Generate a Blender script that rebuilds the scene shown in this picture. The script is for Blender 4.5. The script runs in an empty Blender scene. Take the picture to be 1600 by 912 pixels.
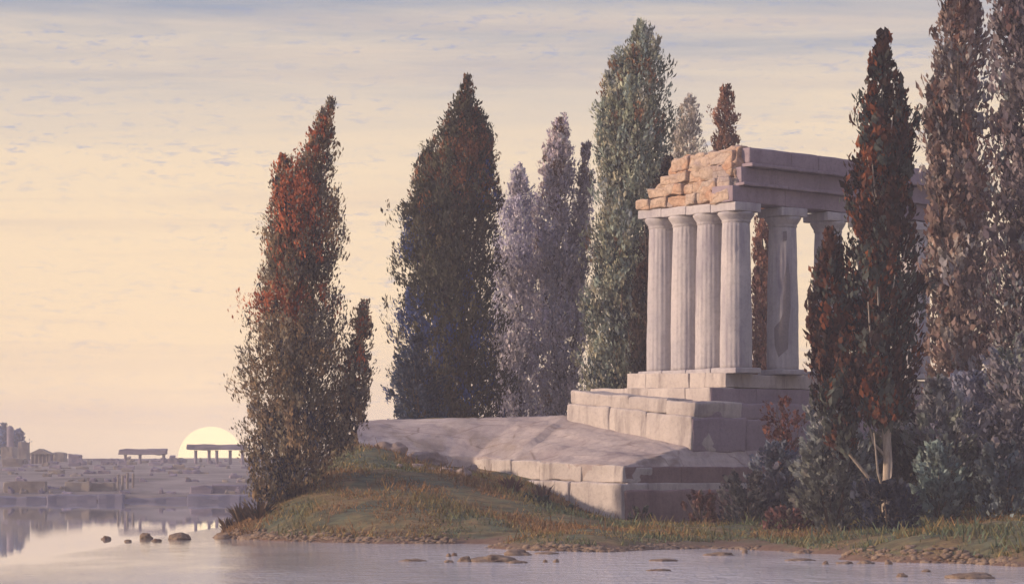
import bpy, bmesh, math, random
import numpy as np
from mathutils import Vector, noise

# ------------------------------------------------------------------ basics
F = 4444.4          # focal length in photograph pixels (100 mm on 36 mm, 1600 px wide)
EYE = 2.7           # eye height above the lake
HZ = 745.0          # horizon row
scn = bpy.context.scene
col = scn.collection
R = math.radians


def lin(r, g, b):
    def f(c):
        c /= 255.0
        return c / 12.92 if c <= 0.04045 else ((c + 0.055) / 1.055) ** 2.4
    return (f(r), f(g), f(b), 1.0)


def P(px, py, d):
    return np.array([(px - 800.0) / F * d, d, EYE + (HZ - py) / F * d])


def tag(o, label=None, cat=None, group=None, kind=None):
    if label: o['label'] = label
    if cat: o['category'] = cat
    if group: o['group'] = group
    if kind: o['kind'] = kind
    return o


def empty(name, loc, label, cat, group=None):
    o = bpy.data.objects.new(name, None)
    o.empty_display_size = 0.3
    o.location = Vector([float(v) for v in loc])
    col.objects.link(o)
    return tag(o, label, cat, group)


def link(name, me, mat=None, parent=None, smooth=False):
    o = bpy.data.objects.new(name, me)
    if mat is not None:
        me.materials.append(mat)
    col.objects.link(o)
    if parent is not None:
        o.parent = parent
        top = parent
        off = Vector((0, 0, 0))
        while top is not None:
            off += top.location
            top = top.parent
        o.location = -off          # meshes are written in world coordinates
    if smooth:
        me.polygons.foreach_set('use_smooth', [True] * len(me.polygons))
    return o


def mesh_np(name, v, f, c=None):
    """v (n,3), f (m,k) numpy, c (n,3) per-vertex colours"""
    me = bpy.data.meshes.new(name)
    v = np.asarray(v, dtype=np.float32)
    f = np.asarray(f, dtype=np.int32)
    k = f.shape[1]
    me.vertices.add(len(v))
    me.vertices.foreach_set('co', v.ravel())
    me.loops.add(f.size)
    me.loops.foreach_set('vertex_index', f.ravel())
    me.polygons.add(len(f))
    me.polygons.foreach_set('loop_start', np.arange(0, f.size, k, dtype=np.int32))
    me.update(calc_edges=True)
    if c is not None:
        a = me.color_attributes.new('Col', 'FLOAT_COLOR', 'POINT')
        cc = np.ones((len(v), 4), dtype=np.float32)
        cc[:, :3] = c
        a.data.foreach_set('color', cc.ravel())
    return me


class MB:
    """collects quads / polygons, builds one mesh object"""
    def __init__(self):
        self.v, self.f = [], []

    def add(self, v, f):
        n = len(self.v)
        self.v += [tuple(map(float, p)) for p in v]
        self.f += [tuple(i + n for i in q) for q in f]

    def build(self, name, mat, parent=None, smooth=False, merge=0.0):
        me = bpy.data.meshes.new(name)
        me.from_pydata(self.v, [], self.f)
        if merge:
            bm = bmesh.new(); bm.from_mesh(me)
            bmesh.ops.remove_doubles(bm, verts=bm.verts, dist=merge)
            bmesh.ops.recalc_face_normals(bm, faces=bm.faces)
            bm.to_mesh(me); bm.free()
        me.update()
        return link(name, me, mat, parent, smooth)


def wob(p, s, a, o=0.0):
    q = Vector((p[0] * s + o, p[1] * s - o, p[2] * s + 2 * o))
    n = noise.noise_vector(q)
    return np.array(p) + a * np.array(n)


def block(mb, c8, e=0.05, cell=0.35, amp=0.03, seed=0.0):
    """weathered stone block; c8 = 8 corners, index = x + 2*y + 4*z"""
    c8 = [np.array(c, dtype=float) for c in c8]
    size = [np.linalg.norm(c8[1] - c8[0]), np.linalg.norm(c8[2] - c8[0]), np.linalg.norm(c8[4] - c8[0])]
    n = [max(3, min(40, int(round(s / cell)))) for s in size]

    def spaced(k, s):
        t = np.linspace(0, 1, k + 1)
        ee = min(0.3, 1.2 * e / s)
        return np.unique(np.concatenate([t, [ee * 0.4, ee, 1 - ee, 1 - ee * 0.4]]))
    ts = [spaced(n[i], size[i]) for i in range(3)]

    def pt(u, v, w):
        m = np.array([(u - .5) * size[0], (v - .5) * size[1], (w - .5) * size[2]])
        h = np.array(size) / 2
        er = min(e, h.min() * .8)
        c = np.clip(m, -(h - er), h - er)
        d = m - c
        l = np.linalg.norm(d)
        if l > er * 1e-6:
            m = c + d / l * er if np.count_nonzero(np.abs(d) > 1e-9) > 1 else m
        u, v, w = m[0] / size[0] + .5, m[1] / size[1] + .5, m[2] / size[2] + .5
        p = sum(c8[i + 2 * j + 4 * k] * ((u if i else 1 - u) * (v if j else 1 - v) * (w if k else 1 - w))
                for i in (0, 1) for j in (0, 1) for k in (0, 1))
        p = wob(p, .9, amp, seed)
        return wob(p, 3.3, amp * .45, seed)
    for ax in range(3):
        a, b = [(1, 2), (2, 0), (0, 1)][ax]
        for side in (0, 1):
            vs, fs = [], []
            A, B = ts[a], ts[b]
            for i in A:
                for j in B:
                    q = [0, 0, 0]; q[ax] = side; q[a] = i; q[b] = j
                    vs.append(pt(*q))
            nb = len(B)
            for i in range(len(A) - 1):
                for j in range(nb - 1):
                    k = i * nb + j
                    q = (k, k + nb, k + nb + 1, k + 1)
                    fs.append(q if side else q[::-1])
            mb.add(vs, fs)


def box8(A, B, inn, zA, zB, gap=0.0):
    """8 corners of a block whose front bottom edge runs A->B (xy), going inward by inn (xy)"""
    A = np.array(A, float); B = np.array(B, float); inn = np.array(inn, float)
    d = (B - A) / max(1e-6, np.linalg.norm(B - A))
    A = A + d * gap; B = B - d * gap
    (a0, a1), (b0, b1) = zA, zB
    return [(*A, a0), (*B, b0), (*(A + inn), a0), (*(B + inn), b0),
            (*A, a1), (*B, b1), (*(A + inn), a1), (*(B + inn), b1)]


def course(mb, A, B, inn, topA, botA, topB, botB, n, rng, gap=.004, e=.035, amp=.04, jit=.03, cell=.4):
    """a run of stone blocks with front face from A to B"""
    A = np.array(A, float); B = np.array(B, float)
    ts = [0.0]
    for i in range(1, n):
        ts.append((i + rng.uniform(-.22, .22)) / n)
    ts.append(1.0)
    nrm = np.array(inn) / np.linalg.norm(inn)
    for i in range(n):
        s, t = ts[i], ts[i + 1]
        o = nrm * rng.uniform(-jit, jit)
        z = lambda q, a, b: a + (b - a) * q
        dz = rng.uniform(-.02, .02)
        block(mb, box8(A + (B - A) * s + o, A + (B - A) * t + o, inn,
                       (z(s, botA, botB), z(s, topA, topB) + dz), (z(t, botA, botB), z(t, topA, topB) + dz), gap),
              e, cell, amp, seed=rng.uniform(0, 50))


def tube(mb, pts, rad, n=8, cap=True):
    pts = [Vector([float(c) for c in p]) for p in pts]
    vs, fs = [], []
    for i, p in enumerate(pts):
        d = (pts[min(i + 1, len(pts) - 1)] - pts[max(i - 1, 0)]).normalized()
        a = d.orthogonal().normalized() if abs(d.z) < .9 else Vector((1, 0, 0))
        a = (a - d * a.dot(d)).normalized()
        b = d.cross(a)
        for k in range(n):
            t = 2 * math.pi * k / n
            vs.append(p + (a * math.cos(t) + b * math.sin(t)) * rad[i])
    for i in range(len(pts) - 1):
        for k in range(n):
            fs.append((i * n + k, i * n + (k + 1) % n, (i + 1) * n + (k + 1) % n, (i + 1) * n + k))
    if cap:
        fs.append(tuple(range(n))[::-1]); fs.append(tuple(range((len(pts) - 1) * n, len(pts) * n)))
    mb.add(vs, fs)


# ------------------------------------------------------------------ materials
def newmat(name):
    m = bpy.data.materials.new(name)
    m.use_nodes = True
    nt = m.node_tree
    b = nt.nodes['Principled BSDF']
    b.inputs['Specular IOR Level'].default_value = .25
    return m, nt, b


def N(nt, typ, **kw):
    n = nt.nodes.new(typ)
    for k, v in kw.items():
        if k in n.inputs:
            n.inputs[k].default_value = v
        else:
            setattr(n, k, v)
    return n


def coords(nt, scale=(1, 1, 1)):
    g = N(nt, 'ShaderNodeNewGeometry')
    mp = N(nt, 'ShaderNodeMapping')
    mp.inputs['Scale'].default_value = scale
    nt.links.new(g.outputs['Position'], mp.inputs['Vector'])
    return mp.outputs['Vector']


def nz(nt, vec, scale, detail=5, rough=.55, dist=0.0):
    n = N(nt, 'ShaderNodeTexNoise')
    n.inputs['Scale'].default_value = scale
    n.inputs['Detail'].default_value = detail
    n.inputs['Roughness'].default_value = rough
    n.inputs['Distortion'].default_value = dist
    nt.links.new(vec, n.inputs['Vector'])
    return n.outputs['Fac']


def ramp(nt, fac, stops):
    r = N(nt, 'ShaderNodeValToRGB')
    el = r.color_ramp.elements
    while len(el) < len(stops):
        el.new(.5)
    for e, (p, c) in zip(el, stops):
        e.position = p
        e.color = c if len(c) == 4 else (*c, 1)
    nt.links.new(fac, r.inputs['Fac'])
    return r.outputs['Color']


def mixc(nt, fac, a, b, mode='MIX'):
    m = N(nt, 'ShaderNodeMix', data_type='RGBA', blend_type=mode)
    for sock, val in ((m.inputs[0], fac), (m.inputs[6], a), (m.inputs[7], b)):
        if isinstance(val, (int, float)):
            sock.default_value = val
        elif isinstance(val, tuple):
            sock.default_value = val if len(val) == 4 else (*val, 1)
        else:
            nt.links.new(val, sock)
    return m.outputs[2]


def bump(nt, b, h, strength=.4, dist=.05):
    n = N(nt, 'ShaderNodeBump')
    n.inputs['Strength'].default_value = strength
    n.inputs['Distance'].default_value = dist
    nt.links.new(h, n.inputs['Height'])
    nt.links.new(n.outputs['Normal'], b.inputs['Normal'])


def stone(name, c0, c1, stain, scale=1.0, streak=.5, bumps=.5):
    m, nt, b = newmat(name)
    v = coords(nt)
    base = ramp(nt, nz(nt, v, .55 * scale, 6, .6), [(.3, c0), (.7, c1)])
    fine = ramp(nt, nz(nt, v, 7 * scale, 6, .7), [(.25, (.74, .72, .75)), (.5, (1, 1, 1)), (.75, (1.08, 1.07, 1.06))])
    base = mixc(nt, 1.0, base, fine, 'MULTIPLY')
    vs = coords(nt, (1, 1, .16))
    st = ramp(nt, nz(nt, vs, 1.5 * scale, 5, .65), [(.5, (0, 0, 0)), (.68, (1, 1, 1))])
    mul = N(nt, 'ShaderNodeMath', operation='MULTIPLY'); mul.inputs[1].default_value = streak
    nt.links.new(st, mul.inputs[0])
    base = mixc(nt, mul.outputs[0], base, stain)
    nt.links.new(base, b.inputs['Base Color'])
    b.inputs['Roughness'].default_value = .9
    h = nz(nt, v, 9 * scale, 8, .72)
    bump(nt, b, h, bumps, .06)
    return m


M = {}
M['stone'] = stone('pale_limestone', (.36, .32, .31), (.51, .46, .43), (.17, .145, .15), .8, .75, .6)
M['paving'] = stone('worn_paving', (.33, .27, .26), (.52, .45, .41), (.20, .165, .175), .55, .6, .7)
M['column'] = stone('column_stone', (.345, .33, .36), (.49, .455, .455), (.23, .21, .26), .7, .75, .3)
M['mauve'] = stone('mauve_shade_stone', (.225, .18, .215), (.31, .25, .285), (.15, .105, .13), .8, .4, .6)  # limestone recoloured with the shade of the right-hand flank faces
M['brown'] = stone('brown_shade_stone', (.185, .12, .12), (.27, .19, .18), (.11, .06, .065), .8, .5, .7)  # darker copy, shade of the plinth flank put into its colour
M['rock'] = stone('shore_rock', (.16, .115, .085), (.30, .225, .165), (.08, .04, .035), 2.5, .7, .7)
M['scar'] = stone('bare_core_stone', (.20, .18, .19), (.27, .24, .25), (.16, .14, .16), 1.5, .3, .7)
M['fallen'] = stone('fallen_stone', (.22, .17, .15), (.34, .27, .24), (.13, .10, .09), 1.6, .5, .6)

pm = M['paving']; nt = pm.node_tree; b = nt.nodes['Principled BSDF']
src = b.inputs['Base Color'].links[0].from_socket
vj = N(nt, 'ShaderNodeTexVoronoi', feature='DISTANCE_TO_EDGE'); vj.inputs['Scale'].default_value = .55
nt.links.new(coords(nt, (.7, 1.3, .2)), vj.inputs['Vector'])
jl = ramp(nt, vj.outputs['Distance'], [(.0, (.55, .5, .47)), (.035, (1, 1, 1))])
jm = ramp(nt, nz(nt, coords(nt), .5, 4), [(.4, (0, 0, 0)), (.6, (1, 1, 1))])
dirt = ramp(nt, nz(nt, coords(nt, (1, .6, 1)), .33, 6, .65), [(.52, (0, 0, 0)), (.66, (.6, .6, .6))])
cj = mixc(nt, jm, src, mixc(nt, 1.0, src, jl, 'MULTIPLY'))
nt.links.new(mixc(nt, dirt, cj, (.21, .165, .125)), b.inputs['Base Color'])

# rubble masonry of the broken front, its orange also holding low sunlight
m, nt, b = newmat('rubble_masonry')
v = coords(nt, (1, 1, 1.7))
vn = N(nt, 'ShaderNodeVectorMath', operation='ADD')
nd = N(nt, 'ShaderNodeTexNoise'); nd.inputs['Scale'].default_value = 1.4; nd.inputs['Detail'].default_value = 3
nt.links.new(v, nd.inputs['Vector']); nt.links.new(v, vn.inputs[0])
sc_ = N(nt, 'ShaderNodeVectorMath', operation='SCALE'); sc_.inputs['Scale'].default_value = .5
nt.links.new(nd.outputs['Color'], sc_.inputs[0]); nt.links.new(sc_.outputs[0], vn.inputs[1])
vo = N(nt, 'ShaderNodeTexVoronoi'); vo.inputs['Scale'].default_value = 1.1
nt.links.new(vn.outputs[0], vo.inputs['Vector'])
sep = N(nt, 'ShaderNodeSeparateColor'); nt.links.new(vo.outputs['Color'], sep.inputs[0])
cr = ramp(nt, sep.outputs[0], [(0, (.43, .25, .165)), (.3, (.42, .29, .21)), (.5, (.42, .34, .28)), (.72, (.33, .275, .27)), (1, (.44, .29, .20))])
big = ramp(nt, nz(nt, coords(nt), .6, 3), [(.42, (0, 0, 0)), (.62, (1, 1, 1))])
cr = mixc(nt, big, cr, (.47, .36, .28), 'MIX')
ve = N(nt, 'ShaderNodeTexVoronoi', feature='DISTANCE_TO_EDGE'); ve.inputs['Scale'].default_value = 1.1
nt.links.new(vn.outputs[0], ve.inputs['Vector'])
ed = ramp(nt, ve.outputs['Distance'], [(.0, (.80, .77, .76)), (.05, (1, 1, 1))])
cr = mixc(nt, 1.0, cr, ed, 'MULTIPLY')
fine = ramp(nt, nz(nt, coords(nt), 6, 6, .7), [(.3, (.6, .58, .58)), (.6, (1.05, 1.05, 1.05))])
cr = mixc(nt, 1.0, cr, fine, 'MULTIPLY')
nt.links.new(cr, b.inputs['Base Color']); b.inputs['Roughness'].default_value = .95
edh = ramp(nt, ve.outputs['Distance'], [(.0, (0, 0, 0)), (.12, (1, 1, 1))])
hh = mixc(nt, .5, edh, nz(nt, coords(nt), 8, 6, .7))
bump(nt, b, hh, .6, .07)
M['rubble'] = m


def leafmat(name, rough=.75, trans=.3):
    m, nt, b = newmat(name)
    a = N(nt, 'ShaderNodeAttribute', attribute_name='Col')
    n = ramp(nt, nz(nt, coords(nt), 5, 3), [(.3, (.7, .7, .7)), (.7, (1.25, 1.25, 1.25))])
    c = mixc(nt, 1.0, a.outputs['Color'], n, 'MULTIPLY')
    nt.links.new(c, b.inputs['Base Color'])
    b.inputs['Roughness'].default_value = rough
    b.inputs['Specular IOR Level'].default_value = .2
    t = N(nt, 'ShaderNodeBsdfTranslucent'); nt.links.new(c, t.inputs['Color'])
    mx = N(nt, 'ShaderNodeMixShader'); mx.inputs[0].default_value = trans
    nt.links.new(b.outputs[0], mx.inputs[1]); nt.links.new(t.outputs[0], mx.inputs[2])
    nt.links.new(mx.outputs[0], nt.nodes['Material Output'].inputs['Surface'])
    return m


M['leaf'] = leafmat('leaves')
M['grass'] = leafmat('grass_blades', .8, .25)


def bark(name, c0, c1):
    m, nt, b = newmat(name)
    v = coords(nt, (1, 1, .2))
    c = ramp(nt, nz(nt, v, 9, 6, .7), [(.3, c0), (.7, c1)])
    nt.links.new(c, b.inputs['Base Color']); b.inputs['Roughness'].default_value = .95
    bump(nt, b, nz(nt, v, 14, 6, .7), .8, .05)
    return m


M['bark'] = bark('brown_bark', (.06, .045, .035), (.15, .11, .085))
M['pale_bark'] = bark('pale_bark', (.22, .18, .15), (.48, .41, .34))

# bank soil
m, nt, b = newmat('bank_soil')
v = coords(nt)
c = ramp(nt, nz(nt, v, .35, 6, .65, .6), [(.28, (.160, .104, .064)), (.42, (.200, .152, .080)), (.52, (.136, .128, .072)), (.62, (.096, .120, .088)), (.75, (.192, .160, .104))])
c2 = ramp(nt, nz(nt, coords(nt, (.35, 1.0, 1.0)), 2.6, 6, .7), [(.35, (.55, .5, .5)), (.6, (1.2, 1.15, 1.05))])
c = mixc(nt, 1.0, c, c2, 'MULTIPLY')
g = N(nt, 'ShaderNodeNewGeometry'); sx = N(nt, 'ShaderNodeSeparateXYZ'); nt.links.new(g.outputs['Position'], sx.inputs[0])
wn = N(nt, 'ShaderNodeMath', operation='MULTIPLY_ADD'); wn.inputs[1].default_value = .5; wn.inputs[2].default_value = -.25
nt.links.new(nz(nt, v, 1.1, 4), wn.inputs[0])
ad = N(nt, 'ShaderNodeMath', operation='ADD'); nt.links.new(sx.outputs[2], ad.inputs[0]); nt.links.new(wn.outputs[0], ad.inputs[1])
wet = ramp(nt, ad.outputs[0], [(.10, (1, 1, 1)), (.30, (0, 0, 0))])
c = mixc(nt, wet, c, mixc(nt, nz(nt, v, 1.7, 4), (.10, .045, .035), (.24, .17, .12)))
nt.links.new(c, b.inputs['Base Color']); b.inputs['Roughness'].default_value = .95
bump(nt, b, nz(nt, v, 6, 7, .7), .8, .12)
M['soil'] = m

# water
m, nt, b = newmat('lake_water')
b.inputs['Base Color'].default_value = (.24, .235, .27, 1)
b.inputs['Specular IOR Level'].default_value = .5
b.inputs['IOR'].default_value = 1.4
gw = N(nt, 'ShaderNodeNewGeometry'); sw = N(nt, 'ShaderNodeSeparateXYZ'); nt.links.new(gw.outputs['Position'], sw.inputs[0])
patch = ramp(nt, nz(nt, coords(nt, (.05, .018, 1)), 1.0, 4, .6), [(.42, (.15, .15, .15)), (.62, (1, 1, 1))])
w1 = nz(nt, coords(nt, (1.0, .55, 1)), 1.3, 4, .6)
w2 = nz(nt, coords(nt, (2.2, 1.0, 1)), 3.2, 3, .6)
wsum = N(nt, 'ShaderNodeMath', operation='MULTIPLY_ADD'); wsum.inputs[1].default_value = .5
nt.links.new(w2, wsum.inputs[0]); nt.links.new(w1, wsum.inputs[2])
bp = N(nt, 'ShaderNodeBump'); bp.inputs['Distance'].default_value = .3
nt.links.new(wsum.outputs[0], bp.inputs['Height']); nt.links.new(bp.outputs['Normal'], b.inputs['Normal'])
# wind patch near the bank: rippled, calm towards the left and the far side
mr = N(nt, 'ShaderNodeMapRange'); mr.inputs['From Min'].default_value = -16; mr.inputs['From Max'].default_value = -6
mr.inputs['To Min'].default_value = .004; mr.inputs['To Max'].default_value = .9
nt.links.new(sw.outputs[0], mr.inputs['Value'])
ms = N(nt, 'ShaderNodeMath', operation='MULTIPLY'); nt.links.new(mr.outputs[0], ms.inputs[0]); nt.links.new(patch, ms.inputs[1])
nt.links.new(ms.outputs[0], bp.inputs['Strength'])
mr2 = N(nt, 'ShaderNodeMapRange'); mr2.inputs['From Min'].default_value = -16; mr2.inputs['From Max'].default_value = -6
mr2.inputs['To Min'].default_value = .0; mr2.inputs['To Max'].default_value = .07
nt.links.new(sw.outputs[0], mr2.inputs['Value']); nt.links.new(mr2.outputs[0], b.inputs['Roughness'])
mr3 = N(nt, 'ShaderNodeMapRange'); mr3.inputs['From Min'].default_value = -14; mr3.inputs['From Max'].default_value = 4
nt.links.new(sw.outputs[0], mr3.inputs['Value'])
nt.links.new(mixc(nt, mr3.outputs[0], (.46, .45, .46), (.70, .70, .75)), b.inputs['Base Color'])   # paler to the right, painting bright reflection into the base colour
M['water'] = m


def plain(name, c0, c1, s=1.0):
    m, nt, b = newmat(name)
    c = ramp(nt, nz(nt, coords(nt, (1, 1, 1.5)), s, 5, .65), [(.35, c0), (.65, c1)])
    nt.links.new(c, b.inputs['Base Color']); b.inputs['Roughness'].default_value = .95
    return m


M['far_land'] = plain('far_land', (.10, .085, .08), (.27, .23, .22), .12)
M['far_quay'] = plain('far_quay', (.11, .11, .16), (.18, .165, .22), .25)
M['far_wall'] = plain('far_wall', (.15, .125, .12), (.27, .23, .20), .3)
M['far_mauve'] = plain('far_mauve', (.14, .12, .16), (.24, .20, .25), .3)

m = bpy.data.materials.new('sun_glow'); m.use_nodes = True; nt = m.node_tree
nt.nodes.remove(nt.nodes['Principled BSDF'])
e = N(nt, 'ShaderNodeEmission'); e.inputs['Color'].default_value = lin(255, 226, 172); e.inputs['Strength'].default_value = 1.2
nt.links.new(e.outputs[0], nt.nodes['Material Output'].inputs['Surface'])
M['sun'] = m

# ------------------------------------------------------------------ terrain of the bank
EU = np.array([-.63, .777])    # along the temple front, receding to the left
EV = np.array([.777, .63])     # along the temple flank, receding to the right
C0 = np.array([11.03, 140.0])  # corner column
K1 = C0 - .95 * EV - .25 * EU
K2 = np.array([8.61, 136.6])
K3 = np.array([5.2, 132.9])

apron_top = [(553, 660, 147), (620, 657, 147), (720, 655, 146.5), (830, 652, 146), (885, 650, 144.2), (980, 673, 140.6),
             (1080, 698, 136.7), (1170, 697.5, 139.1), (1260, 697, 141.6), (1340, 696, 143.9)]
apron_bot = [(560, 694, 140), (640, 712, 140.5), (700, 714, 141.5), (740, 716, 141.7), (800, 719, 139.6), (890, 724, 135.9),
             (975, 728.5, 133.0), (1080, 728.7, 135.95), (1180, 729, 138.6), (1300, 729.4, 141.9)]

shore = [(335, 839), (380, 842), (420, 844), (480, 846), (560, 848), (640, 849), (700, 849), (760, 855), (830, 860), (900, 861),
         (960, 862), (1030, 858), (1100, 856), (1180, 859), (1250, 864), (1310, 872), (1400, 878), (1500, 880), (1600, 885), (1750, 888), (2000, 890)]
ctl = []
for px, py in shore:
    d = EYE * F / (py - HZ)
    p = P(px, py, d); ctl.append(p)
    ctl.append(np.array([p[0] * 1.0 - (1.5 if px < 400 else 0), p[1] - 5, -1.1]))
for px, py, d in [(400, 806, 128), (440, 792, 126), (480, 806, 122), (455, 770, 129), (500, 750, 130), (540, 716, 134), (560, 700, 138),
                  (600, 724, 133), (650, 732, 134), (700, 735, 136), (740, 742, 135), (780, 757, 132), (830, 777, 128), (880, 795, 126.5), (975, 818, 129),
                  (560, 770, 126), (650, 780, 124), (650, 815, 119), (760, 800, 122), (900, 830, 115), (1050, 822, 124), (1100, 815, 127), (1170, 805, 130),
                  (1150, 836, 117), (1250, 820, 120), (1250, 790, 130), (1390, 832, 115), (1320, 815, 122), (1450, 815, 118), (1540, 790, 125),
                  (1600, 800, 118), (1700, 790, 124), (1500, 850, 108), (1600, 850, 104), (1350, 790, 132), (1500, 770, 140)]:
    ctl.append(P(px, py, d))
for a in apron_top[:5] + apron_bot[:4]:
    p = P(*a); p[2] -= .5; ctl.append(p)
for t_ in (0, 2.5, 5, 8, 11, 15, 19):
    q = K3 + EV * t_ - EU * .8; ctl.append(np.array([q[0], q[1], .45 + .035 * t_]))
    q = K3 + EV * t_ + EU * 1.2; ctl.append(np.array([q[0], q[1], .7 + .035 * t_]))
for x, y, z in [(9.0, 138.5, 1.2), (12, 142, 1.6), (18, 148, 2.0), (22, 144, 1.5), (30, 145, 2.2), (30, 128, 1.6),
                (4, 146, 5.0), (-6, 152, 5.4), (2, 156, 5.4), (10, 154, 5.3), (18, 160, 5.0), (28, 165, 5.0), (-4, 170, 5.3), (8, 175, 5.3),
                (24, 185, 5.0), (-4, 200, 5.0), (10, 215, 5.0), (30, 215, 5.0), (45, 150, 3.0), (45, 190, 4.6), (45, 120, 1.2),
                (-12.4, 134, -.2), (-11.6, 140, .3), (-12.2, 150, .0), (-12, 165, 0), (-12, 185, 0), (-12, 215, 0),
                (-15, 134, -1.2), (-15, 150, -1.2), (-16, 170, -1.2), (-16, 215, -1.2), (0, 235, 3), (20, 235, 3), (45, 235, 3)]:
    ctl.append(np.array([x, y, z]))
ctl = np.array(ctl)


def _phi(r2):
    return np.where(r2 > 1e-9, r2 * np.log(r2 + 1e-12), 0)


def rbf_fit(c):
    xy = c[:, :2] / 20.0
    n = len(c)
    r2 = ((xy[:, None] - xy[None]) ** 2).sum(-1)
    A = np.zeros((n + 3, n + 3))
    A[:n, :n] = _phi(r2) + np.eye(n) * .002
    A[:n, n] = 1; A[:n, n + 1:] = xy
    A[n:, :n] = A[:n, n:].T
    y = np.zeros(n + 3); y[:n] = c[:, 2]
    return xy, np.linalg.solve(A, y)


RX, RW = rbf_fit(ctl)


def ground(x, y):
    q = np.stack([np.atleast_1d(x), np.atleast_1d(y)], -1) / 20.0
    out = np.zeros(len(q))
    for s in range(0, len(q), 4000):
        qq = q[s:s + 4000]
        r2 = ((qq[:, None] - RX[None]) ** 2).sum(-1)
        out[s:s + 4000] = _phi(r2) @ RW[:len(RX)] + RW[len(RX)] + qq @ RW[len(RX) + 1:]
    return np.clip(out, -1.5, 6.0)


def gz(x, y):
    return float(ground(x, y)[0])


xs = np.concatenate([np.arange(-18, 30, .42), np.arange(30, 62, 1.5)])
ys = np.concatenate([np.arange(66, 96, .8), np.arange(96, 150, .42), np.arange(150, 240, 1.5)])
gx, gy = np.meshgrid(xs, ys)
z = ground(gx.ravel(), gy.ravel())
bumpz = np.array([noise.fractal(Vector((a * .45, b * .45, 1.7)), .9, 2.1, 4) for a, b in zip(gx.ravel(), gy.ravel())])
z = z + bumpz * .16
v = np.stack([gx.ravel(), gy.ravel(), z], -1)
nx, ny = len(xs), len(ys)
i = np.arange((ny - 1) * (nx - 1)); r, c = i // (nx - 1), i % (nx - 1)
k = r * nx + c
f = np.stack([k, k + 1, k + nx + 1, k + nx], -1)
o = link('ground', mesh_np('ground', v, f), M['soil'], smooth=True)
tag(o, 'olive and brown grassy bank sloping from the temple down to the lake', kind='structure')

# lake
mb = MB()
mb.add([(-700, -60, 0), (700, -60, 0), (700, 1150, 0), (-700, 1150, 0)], [(0, 1, 2, 3)])
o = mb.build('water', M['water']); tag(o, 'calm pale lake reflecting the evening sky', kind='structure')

# ------------------------------------------------------------------ far shore
def far_z(y):
    if y < 317: return -1.0
    if y < 345: return .45 + 2.05 * (y - 317) / 28
    return min(6.9, 2.5 + (y - 345) * .0157)


yy = [316.9, 317.1, 320, 325, 332, 338, 345, 360, 380, 400, 430, 460, 490, 520, 550, 580, 610, 640, 700, 800, 950, 1140]
xx = list(np.arange(-190, 200, 4.0))
v, f = [], []
for a in yy:
    for b_ in xx:
        n_ = noise.noise(Vector((b_ * .05, a * .05, 3)))
        v.append((b_ * (1 + max(0, a - 500) / 640 * 1.5), a, far_z(a) + (n_ * .5 if a > 330 else 0)))
n = len(xx)
for i in range(len(yy) - 1):
    for j in range(n - 1):
        f.append((i * n + j, i * n + j + 1, (i + 1) * n + j + 1, (i + 1) * n + j))
mb = MB(); mb.add(v, f)
o = mb.build('far_shore', M['far_land'], smooth=True); tag(o, 'low hazy far shore of the lake', kind='structure')
mb = MB()
rng = random.Random(5)
x0 = -190
while x0 < 200:
    wq = rng.uniform(2.5, 8); zq = .55 + rng.uniform(-.3, .3); oq = rng.uniform(-.5, .3)
    block(mb, box8((x0, 316.2 + oq), (x0 + wq, 316.2 + oq), (0, 2.4), (-.6, zq), (-.6, zq + rng.uniform(-.2, .2)), .0), .15, 1.2, .16, x0)
    x0 += wq - .02
o = mb.build('quay_wall', M['far_quay'])
tag(o, 'long low blue-grey quay wall along the far waterline', 'wall')


def far_box(mb, x0, x1, t, d, thick, base=None, slope=0.0, e=.12):
    a, b_ = P(x0, t, d), P(x1, t + slope, d)
    zb = far_z(d) - .6 if base is None else EYE + (HZ - base) / F * d
    block(mb, box8((a[0], d), (b_[0], d), (0, thick), (zb, a[2]), (zb, b_[2])), e, 1.5, .22, x0 * .37)


def far_thing(name, label, cat, boxes, mat='far_wall', group='ruined city on the far shore'):
    """boxes: (x0, x1, top, depth, thick[, base[, slope]])"""
    mb = MB()
    for q in boxes:
        far_box(mb, *q)
    o = mb.build(name, M[mat])
    return tag(o, label, cat, group)


far_thing('ruined_house', 'small boxy grey house below the round tower at far left', 'building', [(2, 20, 697, 560, 6, None, 1)])
far_thing('square_tower', 'square grey tower between the boxy house and the gabled shrine', 'tower', [(28, 42, 691, 556, 3.5), (31, 38, 689.5, 557, 1.5)])
far_thing('ruined_hall', 'wide low flat hall in front of the square tower', 'building', [(3, 36, 716, 470, 6), (6, 20, 714.6, 471, 3)])
far_thing('ruined_wall', 'thick block of wall right of the gabled shrine', 'wall', [(84, 100, 706, 540, 4, None, 1.5), (78, 86, 712, 541, 3)], 'far_wall', 'broken walls on the far shore')
far_thing('ruined_wall', 'wedge shaped mauve wall stump standing alone on the skyline', 'wall', [(106, 125, 709.5, 530, 4, None, .5)], 'far_mauve', 'broken walls on the far shore')
far_thing('ruined_wall', 'long thin wall midway up the far shore below the gabled shrine', 'wall', [(76, 112, 737.5, 400, 2), (112, 150, 739, 401, 2)], 'far_wall', 'broken walls on the far shore')
far_thing('ruined_wall', 'long thick grey wall nearest the water at far left', 'wall', [(5, 70, 752, 324, 2, None, 0)], 'far_wall', 'broken walls on the far shore')
far_thing('ruined_wall', 'short wall just above the long thick grey wall at far left', 'wall', [(9, 33, 741, 390, 2)], 'far_wall', 'broken walls on the far shore')
far_thing('ruined_wall', 'long low wall near the water left of the column stumps', 'wall', [(102, 140, 752.5, 325, 2), (140, 178, 754, 326, 1.5)], 'far_wall', 'broken walls on the far shore')
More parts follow.
